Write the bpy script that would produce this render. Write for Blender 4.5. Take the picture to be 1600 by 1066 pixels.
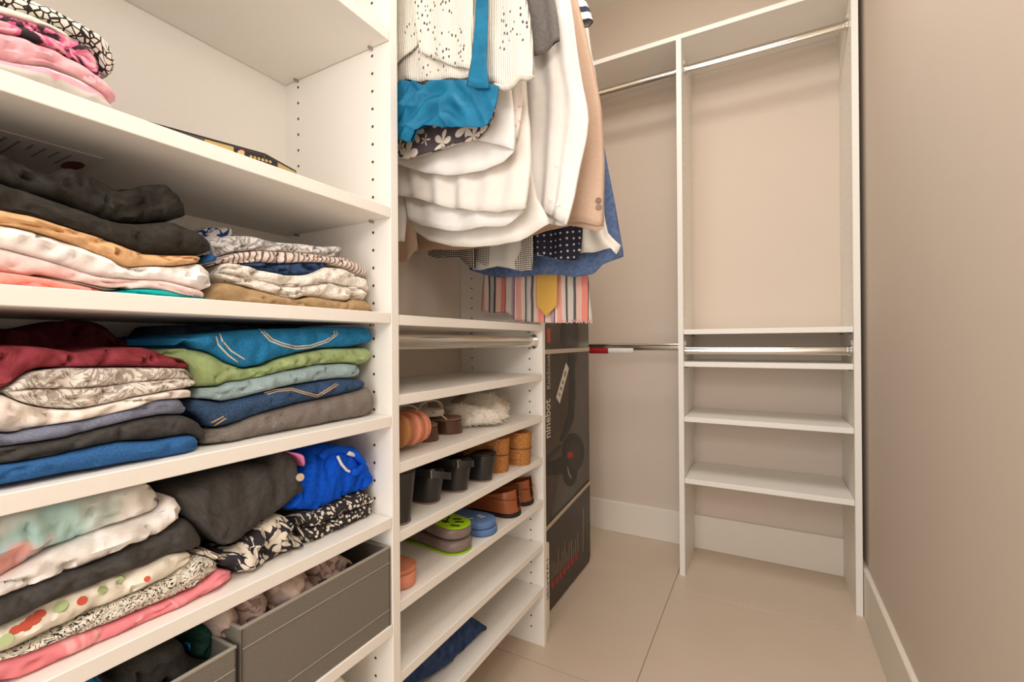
import bpy, bmesh, math, random
from mathutils import Vector, Matrix, noise
for o in list(bpy.data.objects): bpy.data.objects.remove(o)
S = bpy.context.scene
COL = S.collection
random.seed(4)
# ---------------------------------------------------------------- camera, fitted to the room's measured edges
FPX, YAW, PITCH, ROLL, CH = 716.85, 28.918, .159, -.378, .9
_a, _b, _c = (math.radians(v) for v in (YAW, PITCH, ROLL))
CF = Vector((-math.sin(_a)*math.cos(_b), math.cos(_a)*math.cos(_b), math.sin(_b)))
_r = Vector((math.cos(_a), math.sin(_a), 0)); _u = _r.cross(CF)
CR = _r*math.cos(_c)+_u*math.sin(_c); CU = -_r*math.sin(_c)+_u*math.cos(_c)
CO = Vector((0, 0, CH))
cd = bpy.data.cameras.new('camera'); cam = bpy.data.objects.new('camera', cd); COL.objects.link(cam)
cd.sensor_width = 36; cd.lens = FPX/1600*36; cd.clip_start = .02
cam.matrix_world = Matrix(((CR.x, CU.x, -CF.x, 0), (CR.y, CU.y, -CF.y, 0), (CR.z, CU.z, -CF.z, CH), (0, 0, 0, 1)))
S.camera = cam
# ---------------------------------------------------------------- light
S.view_settings.view_transform = 'Standard'; S.view_settings.look = 'None'
S.view_settings.exposure = .02; S.view_settings.gamma = 1
w = bpy.data.worlds.new('world'); S.world = w; w.use_nodes = True
w.node_tree.nodes['Background'].inputs[0].default_value = (1, .93, .85, 1)
w.node_tree.nodes['Background'].inputs[1].default_value = .35
def area(name, loc, target, size, power, col, sy=None):
    l = bpy.data.lights.new(name, 'AREA'); l.energy = power; l.color = col
    l.size = size
    if sy: l.shape = 'RECTANGLE'; l.size_y = sy
    o = bpy.data.objects.new(name, l); COL.objects.link(o); o.location = loc
    o.rotation_euler = (Vector(target)-Vector(loc)).to_track_quat('-Z', 'Y').to_euler(); return o
area('ceiling_lamp_light', (-.26, .75, 2.46), (-.26, .75, 0), .7, 17, (1, .97, .925))
area('rear_fill_light', (-.25, -1.25, 1.2), (-.25, 2, 1.15), .82, 25, (1, .975, .94), 2.0)  # added soft fill behind the camera, standing in for daylight from an unseen doorway
area('photo_flash_light', (.05, -.15, 1.42), (-.35, 1.6, 1.25), .24, 3.6, (1, .975, .94))
# ---------------------------------------------------------------- measured planes of the room (metres)
XF, XB, Y1, T, Y2 = -.577, -.8718, .6052, .0187, 1.2483
YF, YW, XL, XR, TOP = 1.8572, 2.145, -.2944, .2721, 2.0633
XW, BH, CEIL = .288, .1443, 2.5
SZ = [1.4339, 1.1211, .9347, .7527, .5745, .3856]
MZ = [.9324, .7872, .6646, .541, .4151, .2878, .1593]
BZ = [.9259, .8024, .5917, .3557]
YL, YD = -.32, -1.2
def ray(u, v): return CF+CR*((u-800)/FPX)-CU*((v-533)/FPX)
def hit(u, v, ax, val):
    d = ray(u, v); return CO+d*((val-CO[ax])/d[ax])
def hx(u, v, x=-.6): return hit(u, v, 0, x)
def hy(u, v, y): return hit(u, v, 1, y)
def hz(u, v, z): return hit(u, v, 2, z)
# ---------------------------------------------------------------- materials
def srgb(h):
    h = h.lstrip('#'); r = []
    for i in (0, 2, 4):
        c = int(h[i:i+2], 16)/255; r.append(c/12.92 if c <= .04045 else ((c+.055)/1.055)**2.4)
    return (*r, 1)
class NT:
    def __init__(s, name, rough=.9, spec=.3, metal=0, sheen=0):
        s.m = bpy.data.materials.new(name); s.m.use_nodes = True; s.t = s.m.node_tree; s.n = s.t.nodes
        s.b = s.n['Principled BSDF']; s.b.inputs['Roughness'].default_value = rough
        s.b.inputs['Specular IOR Level'].default_value = spec; s.b.inputs['Metallic'].default_value = metal
        if sheen: s.b.inputs['Sheen Weight'].default_value = sheen
        s.tc = s.n.new('ShaderNodeTexCoord')
    def node(s, typ, **kw):
        n = s.n.new('ShaderNode'+typ)
        for k, v in kw.items():
            if k in n.inputs.keys(): n.inputs[k].default_value = v
            else: setattr(n, k, v)
        return n
    def link(s, a, b): s.t.links.new(a, b)
    def vec(s, uv=True, scale=(1, 1, 1), rot=0):
        m = s.node('Mapping'); m.inputs['Scale'].default_value = scale; m.inputs['Rotation'].default_value = (0, 0, rot)
        s.link(s.tc.outputs['UV' if uv else 'Object'], m.inputs[0]); return m.outputs[0]
    def ramp(s, fac, stops, const=False):
        r = s.node('ValToRGB'); c = r.color_ramp
        if const: c.interpolation = 'CONSTANT'
        while len(c.elements) < len(stops): c.elements.new(.5)
        for e, (p, col) in zip(c.elements, stops): e.position = p; e.color = srgb(col) if isinstance(col, str) else col
        s.link(fac, r.inputs[0]); return r.outputs[0]
    def mix(s, fac, a, b, mode='MIX'):
        n = s.node('Mix', data_type='RGBA', blend_type=mode)
        for sock, v in ((n.inputs[0], fac), (n.inputs[6], a), (n.inputs[7], b)):
            if isinstance(v, (int, float)): sock.default_value = v
            elif isinstance(v, str): sock.default_value = srgb(v)
            else: s.link(v, sock)
        return n.outputs[2]
    def noise(s, vec, scale, detail=3, rough=.5, dist=0):
        n = s.node('TexNoise', Scale=scale, Detail=detail, Roughness=rough, Distortion=dist); s.link(vec, n.inputs['Vector']); return n
    def voro(s, vec, scale, feature='F1', rnd=1, dim='3D'):
        n = s.node('TexVoronoi', voronoi_dimensions=dim, feature=feature, Scale=scale, Randomness=rnd); s.link(vec, n.inputs['Vector']); return n
    def warp(s, vec, scale, amt):
        n = s.noise(vec, scale, 2); a = s.node('VectorMath', operation='SCALE'); a.inputs['Scale'].default_value = amt
        s.link(n.outputs['Color'], a.inputs[0]); b = s.node('VectorMath', operation='ADD'); s.link(vec, b.inputs[0]); s.link(a.outputs[0], b.inputs[1]); return b.outputs[0]
    def math(s, op, a, b=0.):
        n = s.node('Math', operation=op)
        for i, v in enumerate((a, b)):
            if isinstance(v, (int, float)): n.inputs[i].default_value = v
            else: s.link(v, n.inputs[i])
        return n.outputs[0]
    def bump(s, h, strength=.3, dist=.002):
        n = s.node('Bump', Strength=strength, Distance=dist); s.link(h, n.inputs['Height']); s.link(n.outputs[0], s.b.inputs['Normal'])
    def out(s, c):
        if isinstance(c, str): s.b.inputs['Base Color'].default_value = srgb(c)
        else: s.link(c, s.b.inputs['Base Color'])
        return s.m
def plain(name, col, rough=.6, spec=.3, var=.06, scale=30, metal=0, bump=0):
    t = NT(name, rough, spec, metal); v = t.vec(False)
    n = t.noise(v, scale, 4)
    c = t.mix(t.math('MULTIPLY', n.outputs[0], var*2), col, '#000000')
    if bump: t.bump(n.outputs[0], bump, .001)
    return t.out(c)
MAT = {}
MAT['wall'] = plain('painted_wall', '#d9cabb', .7, .25, .012, 9, bump=.03)
MAT['white'] = plain('white_laminate', '#f3eee6', .42, .4, .015, 90)
MAT['trim'] = plain('white_trim_paint', '#ece3d6', .45, .4, .01, 40)
MAT['ceil'] = plain('ceiling_paint', '#efe9de', .9, .2, .01, 30)
MAT['tile'] = plain('beige_porcelain_tile', '#d6c3af', .32, .45, .04, 7)
MAT['grout'] = plain('grout', '#b9a692', .9, .1, .05, 90)
MAT['chrome'] = plain('chrome', '#cfcac0', .16, .5, .01, 20, metal=1)
MAT['steel'] = plain('pin_steel', '#a9a59d', .35, .5, .02, 60, metal=1)
MAT['hole'] = plain('drilled_hole_shadow_gap', '#3a342d', .9, .1, .02, 50)
# ---------------------------------------------------------------- mesh helpers
def wloc(o):
    p = Vector((0, 0, 0))
    while o: p += o.location; o = o.parent
    return p
class MB:
    def __init__(s): s.v = []; s.f = []; s.uv = []; s.mi = []
    def add(s, verts, faces, uvs=None, mi=0):
        n = len(s.v); s.v += [Vector(v) for v in verts]; s.f += [[i+n for i in f] for f in faces]
        s.uv += list(uvs) if uvs else [(v[1], v[2]) for v in verts]; s.mi += [mi]*len(faces); return s
    def box(s, a, b, bev=0, mi=0):
        bm = bmesh.new(); bmesh.ops.create_cube(bm, size=1)
        for v in bm.verts: v.co = Vector([a[i]+(b[i]-a[i])*(v.co[i]+.5) for i in range(3)])
        if bev: bmesh.ops.bevel(bm, geom=bm.edges[:], offset=bev, segments=1, affect='EDGES', profile=.5)
        bm.verts.ensure_lookup_table(); bm.verts.index_update()
        s.add([v.co.copy() for v in bm.verts], [[v.index for v in f.verts] for f in bm.faces], mi=mi); bm.free(); return s
    def tube(s, pts, r, n=8, cap=True, sq=1, mi=0):
        pts = [Vector(p) for p in pts]; rings = []; up = Vector((0, 0, 1))
        for i, p in enumerate(pts):
            d = (pts[min(i+1, len(pts)-1)]-pts[max(i-1, 0)]).normalized()
            a = d.cross(up) if abs(d.dot(up)) < .95 else d.cross(Vector((1, 0, 0))); a.normalize(); b = a.cross(d).normalized()
            rr = r[i] if isinstance(r, (list, tuple)) else r
            rings.append([p+a*math.cos(2*math.pi*k/n)*rr*sq+b*math.sin(2*math.pi*k/n)*rr for k in range(n)])
        vs = [v for q in rings for v in q]; fs = []
        for i in range(len(rings)-1):
            for k in range(n): fs.append([i*n+k, i*n+(k+1) % n, (i+1)*n+(k+1) % n, (i+1)*n+k])
        if cap: fs += [list(range(n))[::-1], [len(vs)-n+k for k in range(n)]]
        s.add(vs, fs, [(i//n*.02, (i % n)/n*.1) for i in range(len(vs))], mi); return s
    def loft(s, rings, cap=True, closed=True, uvs=None, mi=0):
        n = len(rings[0]); vs = [v for q in rings for v in q]; fs = []
        for i in range(len(rings)-1):
            for k in range(n if closed else n-1): fs.append([i*n+k, i*n+(k+1) % n, (i+1)*n+(k+1) % n, (i+1)*n+k])
        if cap: fs += [list(range(n))[::-1], [len(vs)-n+k for k in range(n)]]
        s.add(vs, fs, uvs, mi); return s
    def build(s, name, mat, parent=None, smooth=False, angle=None, mods=()):
        lo = [min(v[i] for v in s.v) for i in range(3)]; hi = [max(v[i] for v in s.v) for i in range(3)]
        base = Vector(((lo[0]+hi[0])/2, (lo[1]+hi[1])/2, lo[2]))
        me = bpy.data.meshes.new(name); me.from_pydata([tuple(v-base) for v in s.v], [], s.f)
        ul = me.uv_layers.new(name='UVMap')
        for l in me.loops: ul.data[l.index].uv = s.uv[l.vertex_index]
        for m in (mat if isinstance(mat, (list, tuple)) else [mat]): me.materials.append(MAT[m] if isinstance(m, str) else m)
        if max(s.mi): me.polygons.foreach_set('material_index', s.mi)
        bm = bmesh.new(); bm.from_mesh(me); bmesh.ops.recalc_face_normals(bm, faces=bm.faces); bm.to_mesh(me); bm.free()
        if smooth: me.polygons.foreach_set('use_smooth', [True]*len(me.polygons))
        if angle is not None: me.set_sharp_from_angle(angle=math.radians(angle))
        o = bpy.data.objects.new(name, me); COL.objects.link(o)
        o.location = base-(wloc(parent) if parent else Vector((0, 0, 0)))
        if parent: o.parent = parent
        for k, kw in mods:
            md = o.modifiers.new(k, k)
            for a, b in kw.items(): setattr(md, a, b)
        return o
def tag(o, label, cat, group=None, kind=None):
    o['label'] = label
    if cat: o['category'] = cat
    if group: o['group'] = group
    if kind: o['kind'] = kind
    return o
def thing(name, loc, label, cat, group=None):
    o = bpy.data.objects.new(name, None); o.empty_display_size = .05; COL.objects.link(o); o.location = loc; return tag(o, label, cat, group)
def struct(o, label):
    o['label'] = label; o['kind'] = 'structure'; return o
def bx(name, a, b, mat, parent=None, bev=0): return MB().box(a, b, bev).build(name, mat, parent)
# ================================================================ the room
fl = struct(bx('floor', (XB-.1, YD-.3, -.05), (XW+.1, YW+.1, -.004), 'grout'), 'beige porcelain tile floor with thin joints')
TS = .584; proto = None
for i in range(-2, 2):
    for j in range(-5, 2):
        x0, y0 = -.304+i*TS, 1.745+j*TS
        if x0 > XW or y0 > YW or x0+TS < XB: continue
        x1, y1 = min(x0+TS, XW), min(y0+TS, YW); x0 = max(x0, XB)
        bx('tile', (x0+.0011, y0+.0011, -.004), (x1-.0011, y1-.0011, 0), 'tile', fl, .0006)
struct(bx('wall_left', (XB-.1, YD, 0), (XB, YW, CEIL), 'wall'), 'taupe painted wall behind the shelving')
struct(bx('wall_back', (XB-.1, YW, 0), (XW+.1, YW+.1, CEIL), 'wall'), 'taupe painted end wall of the closet')
struct(bx('wall_right', (XW, YD, 0), (XW+.1, YW, CEIL), 'wall'), 'bare taupe painted wall on the right')
struct(bx('ceiling', (XB-.1, YD-.1, CEIL), (XW+.1, YW+.1, CEIL+.05), 'ceil'), 'white ceiling')
wf = struct(MB().box((XB-.1, YD-.1, 0), (XB+.15, YD, CEIL)).box((XW-.1, YD-.1, 0), (XW+.1, YD, CEIL)).box((XB+.15, YD-.1, 2.05), (XW-.1, YD, CEIL)).build('wall_front', 'wall'), 'entry wall with open doorway behind the camera')
struct(MB().box((XB, YW-.012, 0), (XW, YW, BH), .002).build('baseboard_back', 'trim'), 'white baseboard along the end wall')
struct(MB().box((XW-.0135, YD, 0), (XW, YW-.012, BH+.01), .002).build('baseboard_right', 'trim'), 'white baseboard along the bare right wall')
# ================================================================ closet units
def holes(parent, x_list, yface, sgn, z0, z1, mat='hole'):
    m = MB(); z = z0
    while z < z1:
        for x in x_list:
            r = .0027; vs = [(x+r*math.cos(k*math.pi/4), yface+sgn*.0004, z+r*math.sin(k*math.pi/4)) for k in range(8)]
            m.add(vs, [list(range(8))])
        z += .032
    o = m.build('peg_holes', mat, parent); o['kind'] = 'stuff'; return o
def pins(parent, zs, xs, yface, sgn):
    for z in zs:
        for x in xs:
            m = MB().tube([(x, yface, z-.0026), (x, yface+sgn*.009, z-.0026)], .0024, 8)
            m.build('shelf_pin', 'steel', parent, True, 40)
G = .0009
lu = thing('shelving_unit', ((XF+XB)/2, (YL+Y1)/2, 0), 'white laminate shelf unit on the left holding the folded clothes', 'shelving', 'white closet units')
pn1 = bx('side_panel', (XB+.001, Y1, 0), (XF, Y1+T, TOP), 'white', lu, .0006)
bx('side_panel', (XB+.001, YL-T, 0), (XF, YL, TOP), 'white', lu, .0006)
bx('back_panel', (XB+.001, YL, .05), (XB+.006, Y1, TOP), 'white', lu)
for z in SZ+[.2, 1.75]: bx('shelf', (XB+.007, YL+G, z), (XF-.0006, Y1-G, z+T), 'white', lu, .0008)
bx('toe_kick', (XF-.06, YL, 0), (XF-.045, Y1, .08), 'white', lu)
HXF, HXB = -.6195, -.826
holes(pn1, (HXF, HXB), Y1, -1, .30, 1.98); pins(pn1, SZ, (HXF+.0, HXB), Y1, -1)
mu = thing('shelving_unit', ((XF+XB)/2, (Y1+Y2)/2, 0), 'white laminate shelf unit with the shoes, hanging clothes above', 'shelving', 'white closet units')
pn2 = bx('side_panel', (XB+.001, Y2-T, 0), (XF, Y2, TOP), 'white', mu, .0006)
for z in MZ: bx('shelf', (XB+.001, Y1+T+G, z), (XF-.0012, Y2-T-G, z+T), 'white', mu, .0008)
holes(pn2, (HXF, HXB), Y2-T, -1, .05, 1.98); holes(pn1, (HXF, HXB), Y1+T, 1, .05, 1.98)
pins(pn2, MZ, (HXF, HXB), Y2-T, -1); pins(pn1, MZ, (HXF,), Y1+T, 1)
bx('top_shelf', (XB+.001, Y1+T, TOP), (XF, Y2, TOP+T), 'white', mu, .0008)
bx('top_shelf', (XB+.001, YL-T, TOP), (XF, Y1+T-.001, TOP+T), 'white', lu, .0008)
bu = thing('shelving_unit', ((XL+XR)/2, (YF+YW)/2, 0), 'tall empty white shelf unit against the end wall', 'shelving', 'white closet units')
bp_ = []
for x0 in (XL, XR-T):
    bp_.append(MB().box((x0, YF, 0), (x0+T, YW-.0125, BH+.012)).box((x0, YF, BH+.012), (x0+T, YW-.0008, TOP)).build('side_panel', 'white', bu))
for z in BZ: bx('shelf', (XL+T+G, YF+.0008, z), (XR-T-G, YW-.002, z+T), 'white', bu, .0008)
bx('top_shelf', (XB+.001, YF, TOP), (XW-.001, YW-.001, TOP+T), 'white', bu, .0008)
for x0, sg in ((XL+T, 1), (XR-T, -1)):
    m = MB()
    for k in range(54):
        for y in (YF+.04, YW-.05):
            z = .2+k*.032
            m.add([(x0+sg*.0004, y+.0024*math.cos(q*math.pi/3), z+.0024*math.sin(q*math.pi/3)) for q in range(6)], [list(range(6))])
    pp = bp_[0 if sg > 0 else 1]; m.build('peg_holes', 'hole', pp)['kind'] = 'stuff'
    for z in BZ:
        for y in (YF+.04, YW-.05):
            MB().tube([(x0, y, z-.004), (x0+sg*.011, y, z-.004)], .0028, 8).build('shelf_pin', 'steel', pp, True, 40)
def rod(ax, p, q, label, tagged=False):
    a, b = Vector(p), Vector(q); t = thing('hanging_rod', (a+b)/2-Vector((0, 0, .015)), label, 'closet rod', 'chrome closet rods')
    MB().tube([a, b], .0148, 20, True, .52).build('tube', 'chrome', t, True, 50)
    d = (b-a).normalized()
    for e, s in ((a, 1), (b, -1)):
        m = MB().tube([e, e+d*s*.004], .021, 18, True, .62).tube([e+d*s*.004, e+d*s*.013], .0172, 18, True, .66)
        if tagged is not None: m.box([e[i]-(.003 if i != ax else 0)+min(0, d[i]*s*.003) for i in range(2)]+[e.z+.012], [e[i]+(.003 if i != ax else 0)+max(0, d[i]*s*.003) for i in range(2)]+[e.z+.035])
        m.build('rod_bracket', 'chrome', t, True, 40)
    return t
RZ = 1.976
rod(0, (XL+T+G, 1.922, RZ), (XR-T-G, 1.922, RZ), 'upper chrome rod under the top shelf of the empty unit')
rod(0, (XB+.002, 1.922, RZ), (XL-G, 1.922, RZ), 'upper chrome rod left of the empty unit, partly behind the jacket')
rod(0, (XL+T+G, 1.888, .8635), (XR-T-G, 1.888, .8635), 'lower chrome rod between two close shelves of the empty unit')
lr = rod(0, (XB+.002, 1.922, .8775), (XL-G, 1.922, .8775), 'lower chrome rod beside the scooter box with a red band')
rod(1, (-.602, Y1+T+G, .902), (-.602, Y2-T-G, .902), 'chrome rod under the shelf above the shoes', None)
rod(1, (-.60, Y1+T+G, 1.985), (-.60, Y2-T-G, 1.985), 'high chrome rod the shirts and jackets hang from')
MAT['redtape'] = plain('red_plastic_sleeve', '#b3262a', .35, .5); MAT['whitetag'] = plain('white_plastic', '#f3f1ec', .4, .4)
# ================================================================ cloth materials
def fabric(name, col, col2=None, scale=140, rough=.95, wr=.45, wscale=16, spec=.12, sheen=0, wdist=.006):
    t = NT(name, rough, spec, 0, sheen); v = t.vec()
    n = t.noise(v, scale, 3, .6); n2 = t.noise(v, wscale, 3, .5, .6)
    if col2 is None: c = t.mix(t.math('MULTIPLY', n.outputs[0], .22), col, '#000000')
    else: c = t.ramp(n.outputs[0], [(.35, col), (.65, col2)])
    h = t.math('ADD', t.math('MULTIPLY', n2.outputs[0], 1.), t.math('MULTIPLY', n.outputs[0], .07))
    t.bump(h, wr, wdist); MAT[name] = t.out(c); return t, v, c
def pattern(name, fn, rough=.95, wr=.4, wscale=14, spec=.12):
    t = NT(name, rough, spec); v = t.vec(); n2 = t.noise(v, wscale, 3, .5, .6); t.bump(n2.outputs[0], wr, .006)
    MAT[name] = t.out(fn(t, v)); return t
def net(bg, line, scale, w, bgs=None):
    def f(t, v):
        e = t.voro(t.warp(v, 40, .004), scale, 'DISTANCE_TO_EDGE'); return t.ramp(e.outputs['Distance'], [(0, line), (w, line), (w+.015, bg)])
    return f
def blotch(bg, fg, scale, thr, mid=None, dist=1.5):
    def f(t, v):
        n = t.noise(v, scale, 3, .5, dist); st = [(0, bg), (thr, bg), (thr+.02, fg)]
        if mid: st += [(thr+.1, fg), (thr+.14, mid)]
        return t.ramp(n.outputs[0], st)
    return f
def pebbles(bg, fg, scale, r, rnd=1., warp=.0):
    def f(t, v):
        q = t.warp(v, 30, warp) if warp else v
        e = t.voro(q, scale, 'F1', rnd); return t.ramp(e.outputs['Distance'], [(0, fg), (r, fg), (r+.05, bg)])
    return f
def flowers(bg, petal, scale, core=None, r=.40, petals=5, petal2=None):
    # voronoi cells with a scalloped radius: the shape of a printed flower
    def f(t, v):
        e = t.voro(t.warp(v, 18, .008), scale, 'F1', .8)
        d = t.node('VectorMath', operation='SUBTRACT')
        sc = t.node('VectorMath', operation='SCALE'); sc.inputs['Scale'].default_value = scale
        t.link(t.warp(v, 18, .008), sc.inputs[0]); sp = t.node('VectorMath', operation='SCALE'); sp.inputs['Scale'].default_value = scale
        t.link(e.outputs['Position'], sp.inputs[0]); t.link(sc.outputs[0], d.inputs[0]); t.link(sp.outputs[0], d.inputs[1])
        x = t.node('SeparateXYZ'); t.link(d.outputs[0], x.inputs[0])
        ang = t.math('ARCTAN2', x.outputs[1], x.outputs[0])
        rad = t.math('MULTIPLY', t.math('POWER', t.math('ABSOLUTE', t.math('COSINE', t.math('MULTIPLY', ang, petals/2))), .6), .75)
        rr = t.math('DIVIDE', e.outputs['Distance'], t.math('ADD', rad, .3))
        stops = ([(0, core), (.1, core), (.12, petal)] if core else [(0, petal), (.1, petal)])
        if petal2: stops += [(r*.55, petal2)]
        return t.ramp(rr, stops+[(r, petal), (r+.03, bg)])
    return f
def squiggle(bg, line, scale, w=.03, dist=2.5):
    def f(t, v):
        n = t.noise(v, scale, 1, .5, dist); a = t.math('ABSOLUTE', t.math('SUBTRACT', n.outputs[0], .5)); return t.ramp(a, [(0, line), (w, line), (w+.012, bg)])
    return f
def stripes(stops, axis, period, warp=.003):
    def f(t, v):
        x = t.node('SeparateXYZ'); t.link(t.warp(v, 12, warp), x.inputs[0])
        return t.ramp(t.math('FRACT', t.math('DIVIDE', x.outputs[axis], period)), stops, True)
    return f
for nm, c, c2 in [('black_cotton', '#2b2926', '#383530'), ('black_knit', '#33302c', '#3d3a35'), ('camel', '#d6a878', '#dfb487'), ('white_cotton', '#f1ece8', '#faf6f2'),
                  ('pale_pink', '#eecbc6', '#f6d8d2'), ('coral', '#f59688', '#fba697'), ('grey_taupe', '#8b7f78', '#998d85'), ('teal_jersey', '#13a3a3', '#1fb3b0'),
                  ('navy_cotton', '#33486b', '#41587c'), ('khaki', '#a98c68', '#b79a74'), ('burgundy_dark', '#4d1a22', '#5c222b'), ('red_knit', '#873640', '#97424b'),
                  ('white_warm', '#eee3d9', '#f7ede3'), ('charcoal', '#413f3d', '#4b4947'), ('charcoal_light', '#474543', '#514f4d'), ('royal', '#0d4fd0', '#1660e0'),
                  ('green_twill', '#9db17a', '#abbf88'), ('cream', '#eee6d4', '#f5eedf'), ('mauve', '#b7a197', '#c9b5aa'), ('forest', '#24463f', '#2f544b'),
                  ('bright_blue', '#1879c0', '#2388cf'), ('pink_satin', '#f07ab8', '#f9a0cf'), ('brown_cotton', '#8a6a58', '#9a7865'), ('white_shirt', '#f7f3ee', '#fdfaf6')]:
    fabric(nm, c, c2)
for nm, c, c2 in [('jean_bright', '#1e6d9f', '#3286b8'), ('jean_dark', '#2c415e', '#465e7e'), ('jean_light', '#8ea7ac', '#aabec0'), ('jean_grey', '#746c67', '#8a827b'),
                  ('jean_slate', '#6f7489', '#84889a'), ('jean_blue', '#2d5a90', '#3b6aa1'), ('jean_black', '#232f3d', '#30404f')]:
    fabric(nm, c, c2, 420, wr=.35)
fabric('pink_rib', '#e3aab2', '#efbfc4', 60, wr=.6)
fabric('stitch', '#c9c2b2', '#dcd4c4', 300, wr=.1)
fabric('stitch_tan', '#a8917a', '#c2ab90', 300, wr=.1)
pattern('net_print', net('#efe9df', '#35302d', 150, .09))
pattern('pink_floral', blotch('#413b3e', '#e8799f', 34, .46, '#f3b9c4', 3))
pattern('pink_stripe', stripes([(0, '#cfc8bf'), (.2, '#f2a9b6'), (.55, '#e9dcd4'), (.75, '#c6bfb6')], 1, .021))
pattern('blue_print', blotch('#e7e3e0', '#2b4f86', 45, .53))
pattern('lace_grey', blotch('#f0ece8', '#a5a6ab', 55, .52, None, 3))
pattern('zigzag', stripes([(0, '#efe2d8'), (.45, '#6b5a5a'), (.7, '#e6cfc5')], 0, .0085, .03))
pattern('crochet', net('#fbf6ef', '#e6dccf', 240, .12), wr=.9, wscale=50)
pattern('grey_roses', blotch('#e6ddd3', '#a39a90', 38, .50, '#cfc5ba', 4.5))
pattern('teal_floral', lambda t, v: t.mix(t.ramp(t.noise(v, 13, 2, .5, 1).outputs[0], [(.56, '#000000'), (.64, '#ffffff')]), t.ramp(t.noise(v, 7, 2).outputs[0], [(.40, '#b9dcd8'), (.52, '#eee9e2')]), t.ramp(t.noise(v, 30, 1).outputs[0], [(.4, '#e6aaa0'), (.6, '#c4c0d2')])))
pattern('green_print', squiggle('#93a89b', '#2e3a33', 30, .03))
MAT['dot_red'] = plain('red_print_dot', '#d0604a', .9, .1); MAT['dot_green'] = plain('green_print_dot', '#b3c08c', .9, .1)
pattern('ink_squiggle', squiggle('#eae2d3', '#36302b', 95, .035, 3))
pattern('pink_marble', lambda t, v: t.ramp(t.noise(t.vec(True, (1, .5, 1), .9), 30, 2, .5, 2).outputs[0], [(.5, '#f08e96'), (.62, '#f6b4b4')]))
pattern('leaf_print', flowers('#37343a', '#e4dac9', 44, None, .60, 3))
pattern('pebble_print', pebbles('#373433', '#e9e0d4', 135, .36, 1, .004))
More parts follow.
